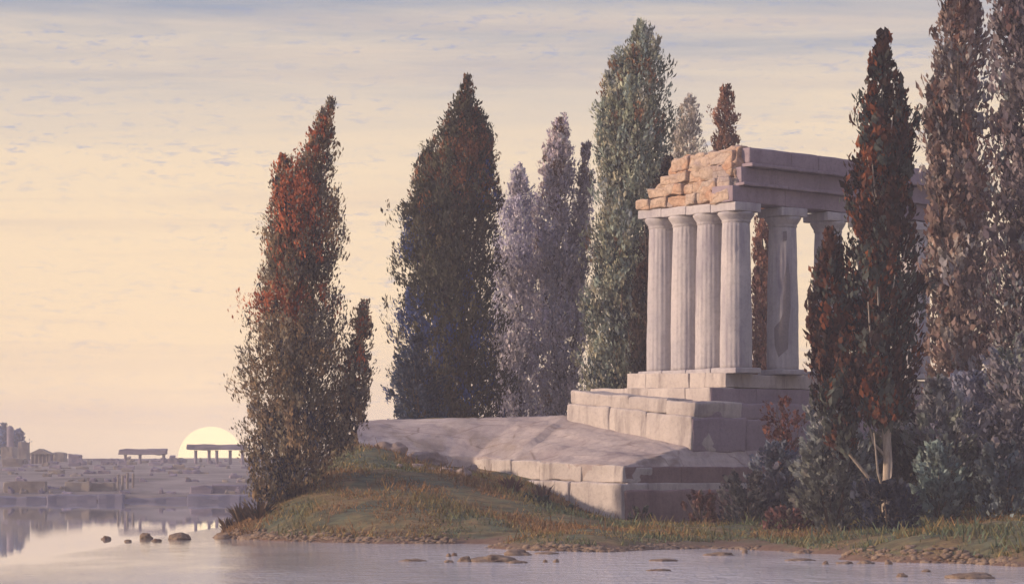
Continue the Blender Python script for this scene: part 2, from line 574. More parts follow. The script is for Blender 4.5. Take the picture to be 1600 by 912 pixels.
far_thing('ruined_wall', 'low mauve wall behind the column stumps', 'wall', [(197, 245, 734, 440, 2), (245, 286, 739, 441, 2)], 'far_mauve', 'broken walls on the far shore')
far_thing('ruined_wall', 'long wall directly under the taller colonnade in front of the sun', 'wall', [(300, 345, 727, 490, 2), (345, 392, 728.5, 491, 2)], 'far_wall', 'broken walls on the far shore')
far_thing('ruined_wall', 'low dark wall near the water below the sun', 'wall', [(297, 330, 759, 322, 1.2), (330, 385, 757, 323, 1.5)], 'far_mauve', 'broken walls on the far shore')
far_thing('ruined_wall', 'lumpy wall block left of the lower colonnade', 'wall', [(158, 178, 720, 500, 3, None, 1.5)], 'far_mauve', 'broken walls on the far shore')
far_thing('ruined_wall', 'squat wall block under the right end of the lower colonnade', 'wall', [(232, 251, 722, 480, 3)], 'far_mauve', 'broken walls on the far shore')
far_thing('ruined_pier', 'leaning stone pier on the skyline between wedge wall and lumpy block', 'pier', [(136, 142, 717, 505, 1.2, None, 1)])
far_thing('stone_hut', 'small dark stepped hut between the two far colonnades', 'building', [(262, 277, 716, 510, 3), (265, 272, 711, 511, 2)], 'far_mauve')
far_thing('stone_hut', 'tiny low hut at the left foot of the sun', 'building', [(281, 288, 717, 512, 2), (283, 286, 715.6, 512.5, 1)], 'far_mauve')
far_thing('ruined_wall', 'low crumbled wall across the rise behind the leaning pier', 'wall', [(110, 134, 722, 560, 2), (144, 184, 716, 561, 2), (184, 262, 718, 562, 2)], 'far_mauve', 'broken walls on the far shore')
rr_ = random.Random(21)
for q in range(120):
    d_ = rr_.choice([322, 328, 340, 360, 385, 410, 440, 470, 500, 530])
    x_ = rr_.uniform(2, 386)
    bp_ = HZ - (far_z(d_) - EYE) * F / d_
    hgt = rr_.uniform(2.0, 6.0) * (1.2 if d_ < 350 else 1)
    w_ = rr_.uniform(4, 20)
    bx = [(x_, x_ + w_, bp_ - hgt, d_, 1.5, None, rr_.uniform(-.5, 1.5))]
    if rr_.random() < .5:
        bx.append((x_ + w_ * .2, x_ + w_ * .6, bp_ - hgt * rr_.uniform(1.2, 1.7), d_ + .4, .9))
    far_thing('ruin_block', 'small weathered ruin block scattered over the far shore', 'ruin', bx, rr_.choice(['far_wall', 'far_mauve']), 'small ruin blocks scattered over the far shore')
# round tower
p = P(16, 665, 600)
mb = MB(); tube(mb, [(p[0], 600, 5.5), (p[0], 600, 11), (p[0], 600, p[2] - .5), (p[0], 600, p[2])], [.8, .75, .75, .35], 14)
t = mb.build('round_tower', M['far_mauve']); tag(t, 'slim round tower rising above blue trees at far left edge', 'tower', 'ruined city on the far shore')
# column stumps
for q, (x, top) in enumerate(((184.5, 741), (191.5, 743), (199, 738), (208, 739))):
    d = 326 + q * 1.5; p = P(x, top, d)
    mb = MB(); tube(mb, [(p[0], d, .8), (p[0], d, p[2] * .6), (p[0] + .02, d, p[2])], [.16, .15, .14], 10)
    o = mb.build('column_stump', M['far_wall'])
    tag(o, ['shortest thin column stump at the left end of its row by the water', 'second column stump from the left, near the water',
            'tall third column stump from the left, near the water', 'column stump at the right end of its row by the water'][q], 'column', 'column stumps on the far shore')
# colonnades
def colonnade(label, x0, x1, t0, t1, posts, d):
    c = P((x0 + x1) / 2, t1, d)
    r_ = empty('colonnade', (c[0], d, far_z(d)), label, 'colonnade', 'ruined colonnades on the far shore')
    mb = MB(); far_box(mb, x0, x1, t0, d, 1.6, t1 - .4); mb.build('beam', M['far_mauve'], r_)
    for x, dy in posts:
        p = P(x, t1, d + dy); mb = MB()
        tube(mb, [(p[0], d + .8 + dy, far_z(d) - .5), (p[0], d + .8 + dy, p[2] - .2), (p[0], d + .8 + dy, p[2])], [.3, .27, .36], 12)
        mb.build('column', M['far_mauve'], r_)


colonnade('lower hazy colonnade with three posts left of the sun', 185, 260, 701, 710, ((195, 0), (218, 0), (255, 0)), 520)
colonnade('taller hazy colonnade standing across the face of the sun', 292, 384, 694, 703, ((305, 0), (326, .9), (338, 0), (359, .4), (378, 0)), 500)
# gabled shrine
d = 520
c = P(62, 722, d)
r_ = empty('gabled_shrine', (c[0], d, far_z(d)), 'small gabled shrine with columns on the far shore', 'shrine', 'ruined city on the far shore')
mb = MB(); far_box(mb, 47, 78, 709, d + 1, 4); mb.build('wall', M['far_mauve'], r_)
mb = MB()
a, b_, t_ = P(44, 709, d), P(81, 709, d), P(62, 700.5, d)
mb.add([(a[0], d - .3, a[2]), (b_[0], d - .3, b_[2]), (t_[0], d - .3, t_[2]), (a[0], d + 5, a[2]), (b_[0], d + 5, b_[2]), (t_[0], d + 5, t_[2])],
       [(0, 1, 2), (5, 4, 3), (0, 3, 4, 1), (1, 4, 5, 2), (2, 5, 3, 0)])
mb.build('pediment', M['far_wall'], r_)
for x in (49, 55, 61, 67, 73, 77):
    p = P(x, 709, d); mb = MB()
    tube(mb, [(p[0], d + .2, far_z(d) - .4), (p[0], d + .2, p[2] + .02)], [.2, .17], 8); mb.build('column', M['far_wall'], r_)

# sun disc low over the far shore
bm = bmesh.new(); bmesh.ops.create_uvsphere(bm, u_segments=64, v_segments=32, radius=51 / F * 3000)
me = bpy.data.meshes.new('sun'); bm.to_mesh(me); bm.free()
o = link('sun', me, M['sun'], smooth=True); o.location = Vector(P(329, 717, 3000).tolist())
tag(o, 'large pale sun setting behind the taller far colonnade', 'sun')

# ------------------------------------------------------------------ temple
T = empty('ruined_temple', (11.0, 140.0, 4.0), 'pale ruined temple with broken orange rubble front on stepped stone platform', 'temple')
rng = random.Random(11)


def L2(K, u): return K + EU * u
def R2(K, v): return K + EV * v


def zat(py, d): return EYE + (HZ - py) / F * d


# stylobate (upper course) and first step, left pale faces and right faces coloured mauve for shade
W1 = 7.3
top1 = 7.80
mb = MB()
course(mb, L2(K1, W1), K1, EV * 1.6, top1 + .18, 7.12, top1 - .02, 7.10, 5, rng)
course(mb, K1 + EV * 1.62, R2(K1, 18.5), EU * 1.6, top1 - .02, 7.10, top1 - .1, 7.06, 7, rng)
a = K1 + EU * 1.0 + EV * 1.0
block(mb, box8(a + EU * (W1 - 1.6), a, EV * 16.5, (5.4, 7.74), (5.4, 7.74)), .05, 1.5, .03)
mb.build('stylobate', M['stone'], T, True, .0008)
mb = MB()
q1 = K1 - EV * 1.15 - EU * .1
course(mb, L2(q1, W1 + 1.6), q1, EV * 1.6, 7.22, 6.2, 7.07, 6.25, 4, rng)
mb.build('upper_step', M['stone'], T, True, .0008)
mb = MB()
course(mb, q1 + EV * .05 - EU * .02, R2(q1, 20), EU * 1.6, 7.07, 6.25, 6.98, 6.2, 6, rng, jit=.02)
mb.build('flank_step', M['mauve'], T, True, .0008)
# lower step
W2 = 9.3
mb = MB()
course(mb, L2(K2 + EV * .22, W2), K2 + EV * .22, EV * 3.2, 7.1, 6.45, 6.32, 5.55, 4, rng, e=.10, amp=.10, jit=.05)
course(mb, L2(K2, W2), K2, EV * 3.2, 6.46, 5.3, 5.56, 3.9, 3, rng, e=.11, amp=.10, jit=.05)
mb.build('lower_step', M['stone'], T, True, .0008)
mb = MB()
course(mb, K2 + EV * .1 - EU * .03, R2(K2, 20), EU * 3.2, 5.55, 3.9, 5.5, 3.9, 5, rng, e=.1, amp=.08, jit=.03)
course(mb, K2 + EV * .40 + EU * .06, R2(K2, 20) + EU * .06, EU * 3.1, 6.32, 5.52, 6.25, 5.48, 4, rng, e=.1, amp=.08, jit=.03)
mb.build('lower_flank_step', M['mauve'], T, True, .0008)
# apron of worn paving between the steps and the plinth
def poly_at(pl, t):
    pts = [P(*q) for q in pl]
    ln = [0]
    for i in range(1, len(pts)): ln.append(ln[-1] + np.linalg.norm(pts[i] - pts[i - 1]))
    s = t * ln[-1]
    for i in range(1, len(pts)):
        if s <= ln[i] + 1e-9:
            k = (s - ln[i - 1]) / (ln[i] - ln[i - 1])
            return pts[i - 1] * (1 - k) + pts[i] * k
    return pts[-1]


mb = MB(); v, f = [], []
NA, NB = 150, 34
# pair the two outlines segment by segment so that the step corner and the plinth corner line up
def paired(pl, t):
    n = len(pl) - 1
    i = min(int(t * n), n - 1); k = t * n - i
    return P(*pl[i]) * (1 - k) + P(*pl[i + 1]) * k


for i in range(NA + 1):
    A, B = paired(apron_top, i / NA), paired(apron_bot, i / NA)
    A = A + np.array([0, .25, .05])
    for j in range(NB + 1):
        s = j / NB
        p = A * (1 - s) + B * s
        if i / NA < .45:
            p[2] += .22 * math.sin(math.pi * s)
        n_ = noise.fractal(Vector((p[0] * .5, p[1] * .5, 4)), .9, 2, 4)
        p[2] += .07 * n_ + .05 * (math.floor(s * 5 + .3 * n_) % 2)
        v.append(p)
for i in range(NA):
    for j in range(NB):
        k = i * (NB + 1) + j
        f.append((k, k + NB + 1, k + NB + 2, k + 1))
n0 = len(v)
# outer edge turned down so that the sheet has depth
for i in range(NA + 1):
    v.append(v[i * (NB + 1) + NB] + np.array([0, .05, -.8])); v.append(v[i * (NB + 1)] + np.array([0, .05, -.8]))
for i in range(NA):
    a = i * (NB + 1) + NB; b_ = a + NB + 1
    f.append((a, b_, n0 + 2 * (i + 1), n0 + 2 * i))
    a = i * (NB + 1); b_ = a + NB + 1
    f.append((b_, a, n0 + 2 * i + 1, n0 + 2 * (i + 1) + 1))
mb.add(v, f)
mb.build('paved_apron', M['paving'], T, True)
# plinth: two courses with a ledge
W3 = 11.3
mb = MB()
course(mb, L2(K3, W3), K3, EV * 1.8, 3.66, 2.75, 3.20, 2.40, 4, rng, e=.09, amp=.09, jit=.05)
course(mb, L2(K3 - EV * .32, W3 - .3), K3 - EV * .32 - EU * .2, EV * 1.8, 2.75, 1.2, 2.38, .0, 3, rng, e=.1, amp=.09, jit=.05)
mb.build('plinth_front', M['stone'], T, True, .0008)
mb = MB()
course(mb, K3 + EV * .12 - EU * .02, R2(K3, 19), EU * 1.8, 3.20, 2.40, 3.2, 2.45, 6, rng, e=.06, amp=.04, jit=.02)
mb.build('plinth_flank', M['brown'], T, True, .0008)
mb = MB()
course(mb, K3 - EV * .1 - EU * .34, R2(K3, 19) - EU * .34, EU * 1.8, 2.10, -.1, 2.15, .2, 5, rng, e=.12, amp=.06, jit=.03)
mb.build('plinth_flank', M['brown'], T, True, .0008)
mb = MB()
block(mb, box8(K3 - EU * .18 + EV * .1, R2(K3, 19) - EU * .18, EU * 1.6, (2.0, 2.42), (2.0, 2.42)), .04, .5, .03)
mb.build('plinth_ledge', M['stone'], T, True, .0008)

# columns
def column(c, zt, seed, zb=None, broken=False):
    r0, r1 = .80, .68
    zb = 7.80 if zb is None else zb
    zc = zt - .95                      # underside of echinus
    root_off = seed
    vs, fs, nseg = [], [], 120
    zz = list(np.linspace(zb + .22, zc, 34))
    for z_ in zz:
        t = (z_ - zz[0]) / (zz[-1] - zz[0])
        rr = r0 + (r1 - r0) * t + .03 * math.sin(math.pi * t)
        for k in range(nseg):
            a = 2 * math.pi * k / nseg
            p = (c[0] + rr * math.cos(a), c[1] + rr * math.sin(a), z_)
            n1 = noise.noise(Vector((p[0] * .9 + seed, p[1] * .9, p[2] * .7)))
            n2 = noise.noise(Vector((p[0] * 2.6 + seed, p[1] * 2.6, p[2] * 2.2)))
            dd = rr - .030 * (1 - abs(math.sin(10 * a))) * (.55 + .6 * n1) + .025 * n1 + .018 * n2 - max(0, n2 - .45) * .16
            vs.append((c[0] + dd * math.cos(a), c[1] + dd * math.sin(a), z_))
    for i in range(len(zz) - 1):
        for k in range(nseg):
            fs.append((i * nseg + k, i * nseg + (k + 1) % nseg, (i + 1) * nseg + (k + 1) % nseg, (i + 1) * nseg + k))
    fs.append(tuple(range(nseg))[::-1]); fs.append(tuple(range((len(zz) - 1) * nseg, len(zz) * nseg)))
    mb = MB(); mb.add(vs, fs)
    sh = mb.build('column', M['column'], T, True)
    # echinus as lathe, abacus as block
    mb = MB(); prof = [(zc - .02, r1 - .01), (zc + .03, r1 + .05), (zc + .08, r1 + .02), (zc + .14, r1 + .05), (zc + .3, r1 + .16), (zc + .42, r1 + .23), (zc + .5, r1 + .22), (zc + .52, r1)]
    vs, fs = [], []
    for z_, rr in prof:
        for k in range(nseg):
            a = 2 * math.pi * k / nseg
            q = wob((c[0] + rr * math.cos(a), c[1] + rr * math.sin(a), z_), 2.0, .03, seed)
            vs.append(q)
    for i in range(len(prof) - 1):
        for k in range(nseg):
            fs.append((i * nseg + k, i * nseg + (k + 1) % nseg, (i + 1) * nseg + (k + 1) % nseg, (i + 1) * nseg + k))
    fs.append(tuple(range((len(prof) - 1) * nseg, len(prof) * nseg)))
    mb.add(vs, fs)
    h = .89
    a = c - EV * h * 1.02 + EU * h
    block(mb, box8(a, a - EU * 2 * h, EV * 2 * h, (zc + .5, zt - .012), (zc + .5, zt - .012)), .05, .3, .03, seed)
    cap = mb.build('capital', M['column'], sh, True)
    mb = MB(); h = .885
    a = c - EV * h + EU * h
    block(mb, box8(a, a - EU * 2 * h, EV * 2 * h, (zb - .02, zb + .25), (zb - .02, zb + .25)), .05, .3, .03, seed)
    mb.build('base_block', M['column'], sh, True)
    return sh


ZT = 16.15
cols = []
for i in range(4):
    cols.append(column(C0 + EU * 1.8 * i, ZT + .02 * i, 3.1 * i))
for i in range(1, 6):
    cols.append(column(C0 + EV * 3.2 * i, ZT - .06 * i, 20 + 2.7 * i))
# scar of lost facing on the second flank column, and a square socket
c2 = C0 + EV * 3.2
def patch(c, pts, name, grow=.012, mat='scar'):
    bm = bmesh.new()
    vsb = []
    for px, py in pts:
        z_ = zat(py, c[1] - .6)
        t = (z_ - 8.02) / (15.0 - 8.02)
        rr = .80 - .12 * t + .03 * math.sin(math.pi * max(0, min(1, t))) + grow
        off = (px - 1228.5) / F * (c[1] - .6)
        ang = math.asin(max(-.97, min(.97, off / rr)))
        base = math.atan2(-c[1], -c[0])
        vsb.append(bm.verts.new((c[0] + rr * math.cos(base + ang), c[1] + rr * math.sin(base + ang), z_)))
    bm.faces.new(vsb)
    bmesh.ops.triangulate(bm, faces=bm.faces)
    bmesh.ops.subdivide_edges(bm, edges=bm.edges, cuts=3, use_grid_fill=True)
    for v_ in bm.verts:
        d_ = np.array([v_.co.x - c[0], v_.co.y - c[1]]); t = (v_.co.z - 8.02) / 6.98
        rr = .80 - .12 * t + .03 * math.sin(math.pi * max(0, min(1, t))) + grow
        d_ = d_ / np.linalg.norm(d_) * rr
        v_.co.x, v_.co.y = c[0] + d_[0], c[1] + d_[1]
    ex = bmesh.ops.extrude_face_region(bm, geom=list(bm.faces))
    for g_ in ex['geom']:
        if isinstance(g_, bmesh.types.BMVert):
            d_ = np.array([g_.co.x - c[0], g_.co.y - c[1]]); l = np.linalg.norm(d_)
            g_.co.x, g_.co.y = c[0] + d_[0] / l * (l - .08), c[1] + d_[1] / l * (l - .08)
    bmesh.ops.recalc_face_normals(bm, faces=bm.faces)
    me = bpy.data.meshes.new(name); bm.to_mesh(me); bm.free()
    return link(name, me, M[mat], cols[4])


patch(c2, [(1236, 405), (1240, 430), (1241, 480), (1240, 492), (1238, 505), (1237, 545), (1231, 550), (1222, 558), (1216, 540), (1215, 512), (1224, 502), (1229, 490), (1230, 440)], 'bare_patch')
patch(c2, [(1229, 362), (1235, 361), (1235, 376), (1229, 377)], 'socket')

# entablature: flank bands
def band(name, o_out, z0, z1, v0, v1, dz, n, thick, e=.05, lean=0.0):
    mb = MB()
    A = C0 - EU * o_out + EV * v0
    B = C0 - EU * o_out + EV * v1
    course(mb, A, B, EU * thick, z1, z0, z1 - dz, z0 - dz, n, rng, gap=.006, e=e, amp=.035, jit=.012, cell=.4)
    return mb


V1 = 17.4
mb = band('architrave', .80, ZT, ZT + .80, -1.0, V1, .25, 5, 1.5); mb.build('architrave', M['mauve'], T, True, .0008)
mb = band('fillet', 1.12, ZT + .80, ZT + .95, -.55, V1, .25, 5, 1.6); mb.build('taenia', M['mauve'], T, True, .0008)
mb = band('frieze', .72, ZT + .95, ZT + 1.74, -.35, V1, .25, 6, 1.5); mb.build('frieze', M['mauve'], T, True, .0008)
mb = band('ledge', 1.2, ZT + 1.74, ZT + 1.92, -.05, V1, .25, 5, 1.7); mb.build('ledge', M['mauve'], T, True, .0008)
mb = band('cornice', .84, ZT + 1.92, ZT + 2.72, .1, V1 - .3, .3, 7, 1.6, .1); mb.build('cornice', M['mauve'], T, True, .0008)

# broken rubble front: irregular mass over the four front columns
def rubble(t_u, s_z, lay):
    """t_u 0..1 along the front (corner -> left), s_z 0..1 bottom -> top; lay 0 front, 1 back"""
    u0 = -.55 + .30 * s_z                      # corner leans back as it rises
    u1 = 5.95 - 1.6 * s_z
    u = u0 + (u1 - u0) * t_u
    out = .72 - .62 * s_z - (.10 * math.sin(t_u * 9))
    vv = -out if lay == 0 else .95
    z_ = ZT + .01 + s_z * (2.72 - .12 * t_u)
    return np.array([*(C0 + EU * u + EV * vv), z_])


mb = MB()
nu, nv_ = 44, 26
def rnoise(p, amp=1.0):
    q = wob(p, 1.1, .28 * amp, 7)
    q = wob(q, 2.7, .16 * amp, 3)
    return q


def sheet(fn, a, b_, flip=False):
    vs, fs = [], []
    for i in range(a + 1):
        for j in range(b_ + 1):
            vs.append(fn(i / a, j / b_))
    for i in range(a):
        for j in range(b_):
            k = i * (b_ + 1) + j
            q = (k, k + b_ + 1, k + b_ + 2, k + 1)
            fs.append(q[::-1] if flip else q)
    mb.add(vs, fs)


sheet(lambda t, s: rnoise(rubble(t, s, 0), .25 + .75 * min(1, s * 4)), nu, nv_, True)
sheet(lambda t, s: rnoise(rubble(t, s, 1), .25 + .75 * min(1, s * 4)), nu, nv_)
for s_ in (0, 1):
    sheet(lambda t, w, s_=s_: rnoise(rubble(t, s_, 0) * (1 - w) + rubble(t, s_, 1) * w, .25 if s_ == 0 else 1), nu, 8, s_ == 0)
for t_ in (0, 1):
    sheet(lambda s, w, t_=t_: rnoise(rubble(t_, s, 0) * (1 - w) + rubble(t_, s, 1) * w, .25 + .75 * min(1, s * 4)), nv_, 8, t_ == 1)
for k_, (hb, ht, ul, nb_) in enumerate(((.0, .62, 6.25, 6), (.6, 1.22, 5.75, 5), (1.2, 1.86, 5.0, 5), (1.84, 2.6, 4.35, 3))):
    of_ = 1.0 - .2 * k_
    course(mb, C0 + EU * ul - EV * of_, C0 - EU * (.5 - .12 * k_) - EV * of_, EV * 1.3, ZT + ht - .12, ZT + hb + .02, ZT + ht + .04, ZT + hb + .02,
           nb_, rng, gap=.004, e=.09, amp=.14, jit=.09, cell=.16)
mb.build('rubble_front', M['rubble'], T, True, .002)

# ------------------------------------------------------------------ foliage
def leaves(pos, axis, size, colr, rs, aspect=.45, out=None):
    """diamond leaves: pos (n,3), axis (n,3) unit, size (n,), colr (n,3)"""
    n = len(pos)
    rnd = rs.normal(size=(n, 3))
    if out is not None:
        rnd = rnd * .55 + out
    side = np.cross(axis, rnd); side /= np.linalg.norm(side, axis=1, keepdims=True) + 1e-9
    nor = np.cross(side, axis)
    s = size[:, None]
    a = pos - axis * s * .5
    t = pos + axis * s * .5 + nor * s * .12
    l = pos + side * s * aspect * .5 + nor * s * .15
    r_ = pos - side * s * aspect * .5 + nor * s * .15
    v = np.stack([a, l, t, r_], 1).reshape(-1, 3)
    f = np.arange(4 * n).reshape(n, 4)
    c = np.repeat(colr, 4, axis=0)
    return v, f, c


def snoise(p, s, seed):
    return (np.sin(p[:, 0] * s + seed) + np.sin(p[:, 2] * s * .8 + 1.7 * seed) + np.sin(p[:, 1] * s * 1.1 + 2.3 * seed)
            + np.sin((p[:, 0] + p[:, 2]) * s * .6 + seed * .7)) / 4


def crown_np(lobes, d, pal, rs, dens=1.0, leaf=.17, per=26, spray=1.0, accent=None, shell=.45, lean=.16, aspect=.42, squash=.85):
    """lobes: list of outlines [(py, xl, xr)...]; pal: list of linear rgb"""
    V, Fc, C = [], [], []
    nb = 0
    pal = np.array(pal)
    for ol in lobes:
        ol = np.array(ol, float)
        y = ol[:, 0]; cx = (ol[:, 1] + ol[:, 2]) / 2; w = (ol[:, 2] - ol[:, 1]) / 2
        z_ = EYE + (HZ - y) / F * d
        X = (cx - 800) / F * d; Rr = w / F * d
        o_ = np.argsort(z_); z_, X, Rr = z_[o_], X[o_], Rr[o_]
        zf = np.linspace(z_[0], z_[-1], 400)
        Rf = np.interp(zf, z_, Rr); Xf = np.interp(zf, z_, X)
        wgt = Rf + .12; cdf = np.cumsum(wgt); cdf /= cdf[-1]
        area = np.trapezoid(2 * Rf, zf) if hasattr(np, 'trapezoid') else np.trapz(2 * Rf, zf)
        ns = int(area * 26 * dens)
        idx = np.searchsorted(cdf, rs.random(ns))
        idx = np.clip(idx, 0, 399)
        th = rs.random(ns) * 2 * np.pi
        rho = rs.random(ns) ** shell
        zc = zf[idx]; rr = Rf[idx] * (.95 + .16 * rs.normal(size=ns) * .6)
        rr = rr * (1 + .13 * np.sin(zc * 1.9 + 2 * th + rs.random() * 6) + .10 * np.sin(zc * 3.7 - 3 * th + rs.random() * 6))
        rho = np.where(rs.random(ns) < .05, 1.0 + .18 * rs.random(ns), rho)
        px = Xf[idx] + rr * rho * np.cos(th)
        py = d + rr * rho * np.sin(th) * squash
        outv = np.stack([np.cos(th), np.sin(th), np.zeros(ns)], -1)
        ax = np.array([0, 0, 1.0]) + outv * (lean * rho)[:, None] + rs.normal(size=(ns, 3)) * .14
        ax /= np.linalg.norm(ax, axis=1, keepdims=True)
        ln = spray * (.45 + .75 * rs.random(ns)) * np.clip(.45 + Rf[idx] / 2.2, .5, 1.1)
        base = np.stack([px, py, zc], -1)
        # sprays near the tip stay inside the outline height
        base[:, 2] = np.minimum(base[:, 2], zf[-1] - ln * .55)
        # colour of each spray
        nn = snoise(base, .9, rs.random() * 9) * .5 + .5
        k = np.clip((nn + rs.normal(size=ns) * .22) * len(pal), 0, len(pal) - 1).astype(int)
        cs = pal[k] * (1 + rs.normal(size=(ns, 1)) * .20).clip(.5, 1.7)
        cs = cs * (1 + .45 * snoise(base, 1.7, rs.random() * 20))[:, None].clip(.45, 1.6)
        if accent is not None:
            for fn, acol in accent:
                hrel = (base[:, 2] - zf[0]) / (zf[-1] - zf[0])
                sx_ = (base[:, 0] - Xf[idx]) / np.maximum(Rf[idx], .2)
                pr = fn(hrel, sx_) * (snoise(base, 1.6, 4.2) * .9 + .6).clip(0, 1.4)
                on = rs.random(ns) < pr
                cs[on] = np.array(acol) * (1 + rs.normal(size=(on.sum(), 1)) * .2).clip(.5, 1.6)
        m_ = per
        t = rs.random((ns, m_)) - .45
        wsp = (ln * .20)[:, None] * (1.1 - np.abs(t) * 1.4)
        pos = base[:, None] + ax[:, None] * (t * ln[:, None])[..., None] + rs.normal(size=(ns, m_, 3)).clip(-1.8, 1.8) * wsp[..., None]
        la = ax[:, None] * 1.0 + rs.normal(size=(ns, m_, 3)) * .32 + outv[:, None] * .10
        la /= np.linalg.norm(la, axis=-1, keepdims=True)
        sz = leaf * 1.05 * np.exp(rs.normal(size=(ns, m_)).clip(-2, 1.5) * .36) * np.exp(rs.normal(size=(ns, 1)).clip(-2, 1.5) * .18)
        lc = cs[:, None] * (1 + rs.normal(size=(ns, m_, 1)) * .16).clip(.55, 1.6)
        v, f, c = leaves(pos.reshape(-1, 3), la.reshape(-1, 3), sz.ravel(), lc.reshape(-1, 3), rs, aspect, np.repeat(outv * rho[:, None], m_, 0))
        V.append(v); Fc.append(f + nb); C.append(c); nb += len(v)
    return np.concatenate(V), np.concatenate(Fc), np.concatenate(C).clip(.004, .8)


def tree(name, label, lobes, d, pal, seed, trunk_px=None, trunk_r=.28, bark='bark', group=None, cat='tree', limbs=10, **kw):
    rs = np.random.RandomState(seed)
    ol = lobes[0]
    low, high = max(ol, key=lambda q: q[0]), min(ol, key=lambda q: q[0])
    bx_ = trunk_px if trunk_px is not None else (low[1] + low[2]) / 2
    X0 = (bx_ - 800) / F * d
    z0 = gz(X0, d)
    r_ = empty(name, (X0, d, z0), label, cat, group)
    mb = MB()
    srt = sorted(ol, key=lambda q: -q[0])
    zt = EYE + (HZ - high[0]) / F * d
    pts, rad = [], []
    for i in range(13):
        t = i / 12
        z_ = z0 - .3 + (zt - .6 - z0) * t
        pyy = HZ - (z_ - EYE) * F / d
        ya = np.array([q[0] for q in ol], float); cxa = np.array([(q[1] + q[2]) / 2 for q in ol], float)
        o_ = np.argsort(ya)
        cxx = np.interp(pyy, ya[o_], cxa[o_])
        k = min(1, t * 2.2)
        x_ = ((bx_ * (1 - k) + cxx * k) - 800) / F * d + .06 * math.sin(i * 1.9 + seed)
        pts.append((x_, d + .05 * math.cos(i * 2.3 + seed), z_)); rad.append(trunk_r * (1.25 if i == 0 else 1) * (1 - .93 * t))
    tube(mb, pts, rad, 10)
    for i in range(limbs):
        t = .12 + .7 * i / max(1, limbs)
        b0 = np.array(pts[int(t * 12)]); z_ = b0[2]
        a = rs.random() * 2 * np.pi
        pyy = HZ - (z_ + 1 - EYE) * F / d
        wa = np.array([(q[2] - q[1]) / 2 for q in ol], float)
        rr = np.interp(pyy, ya[o_], wa[o_]) / F * d * .75
        tip = b0 + np.array([math.cos(a) * rr, math.sin(a) * rr, 1.5 + 1.6 * rs.random()])
        mid = b0 * .5 + tip * .5 + np.array([math.cos(a) * rr * .18, math.sin(a) * rr * .18, -.25])
        tube(mb, [b0, mid, tip], [trunk_r * (.42 - .25 * t), trunk_r * .25 * (1 - .5 * t), .02], 6)
    for lb in lobes[1:]:
        lo2 = max(lb, key=lambda q: q[0]); hi2 = min(lb, key=lambda q: q[0])
        p0 = np.array(pts[1]); p1 = P((lo2[1] + lo2[2]) / 2, lo2[0], d); p2 = P((hi2[1] + hi2[2]) / 2, hi2[0] + 30, d)
        tube(mb, [p0, p1, (p1 + p2) / 2, p2], [trunk_r * .35, trunk_r * .3, trunk_r * .2, .02], 8)
    mb.build('trunk', M[bark], r_, True)
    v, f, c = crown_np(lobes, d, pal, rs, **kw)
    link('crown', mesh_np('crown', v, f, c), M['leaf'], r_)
    return r_


def rgb(*h):
    return [lin(*q)[:3] for q in h]


G1 = 'cypresses around the temple'
RED = (.40, .125, .06)
ORANGE = (.36, .14, .06)
# 1 cypress on the point
tree('cypress_tree', 'russet-topped cypress growing alone on the grassy point by the water',
     [[(152, 513, 521), (200, 489, 520), (240, 470, 520), (262, 442, 515), (300, 428, 532), (350, 420, 536), (400, 410, 530), (450, 400, 526), (500, 389, 530), (550, 380, 542), (600, 376, 546), (650, 378, 548), (700, 380, 545), (740, 384, 505), (782, 388, 440)],
      [(468, 566, 574), (500, 548, 577), (550, 540, 580), (600, 530, 580), (650, 525, 573), (692, 515, 550)],
      [(240, 437, 443), (275, 428, 462), (340, 418, 478), (430, 412, 490)]],
     128, [(.176, .131, .087), (.237, .168, .107), (.202, .168, .116), (.284, .192, .107), (.154, .134, .116)], 1, 458, .3, group=G1,
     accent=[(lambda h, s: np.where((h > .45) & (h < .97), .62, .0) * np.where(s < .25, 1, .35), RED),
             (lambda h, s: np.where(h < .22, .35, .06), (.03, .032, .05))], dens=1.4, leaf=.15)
# 2 dark cypress
tree('cypress_tree', 'broad dark green cypress with orange-tinged tip, left of the grey cypresses',
     [[(116, 729, 736), (150, 717, 738), (180, 700, 752), (210, 685, 762), (240, 667, 771), (300, 648, 777), (350, 632, 778), (400, 628, 776), (450, 625, 775), (500, 622, 778), (550, 618, 782), (600, 615, 785), (664, 622, 788)],
      [(168, 743, 750), (210, 732, 768), (260, 726, 776), (330, 720, 780)], [(230, 660, 667), (268, 648, 688), (330, 638, 698), (400, 630, 700)]],
     157, [(.072, .070, .045), (.089, .081, .049), (.063, .066, .051), (.108, .086, .051), (.081, .062, .042)], 2, 705, .34, group=G1,
     accent=[(lambda h, s: np.where(h > .62, .42, .0), (.23, .10, .05)), (lambda h, s: np.where(h < .42, .45, .0) * np.where(s < .1, 1, .35), (.05, .08, .22))], dens=1.3, leaf=.18)  # blue leaves low on the left paint in reflected light
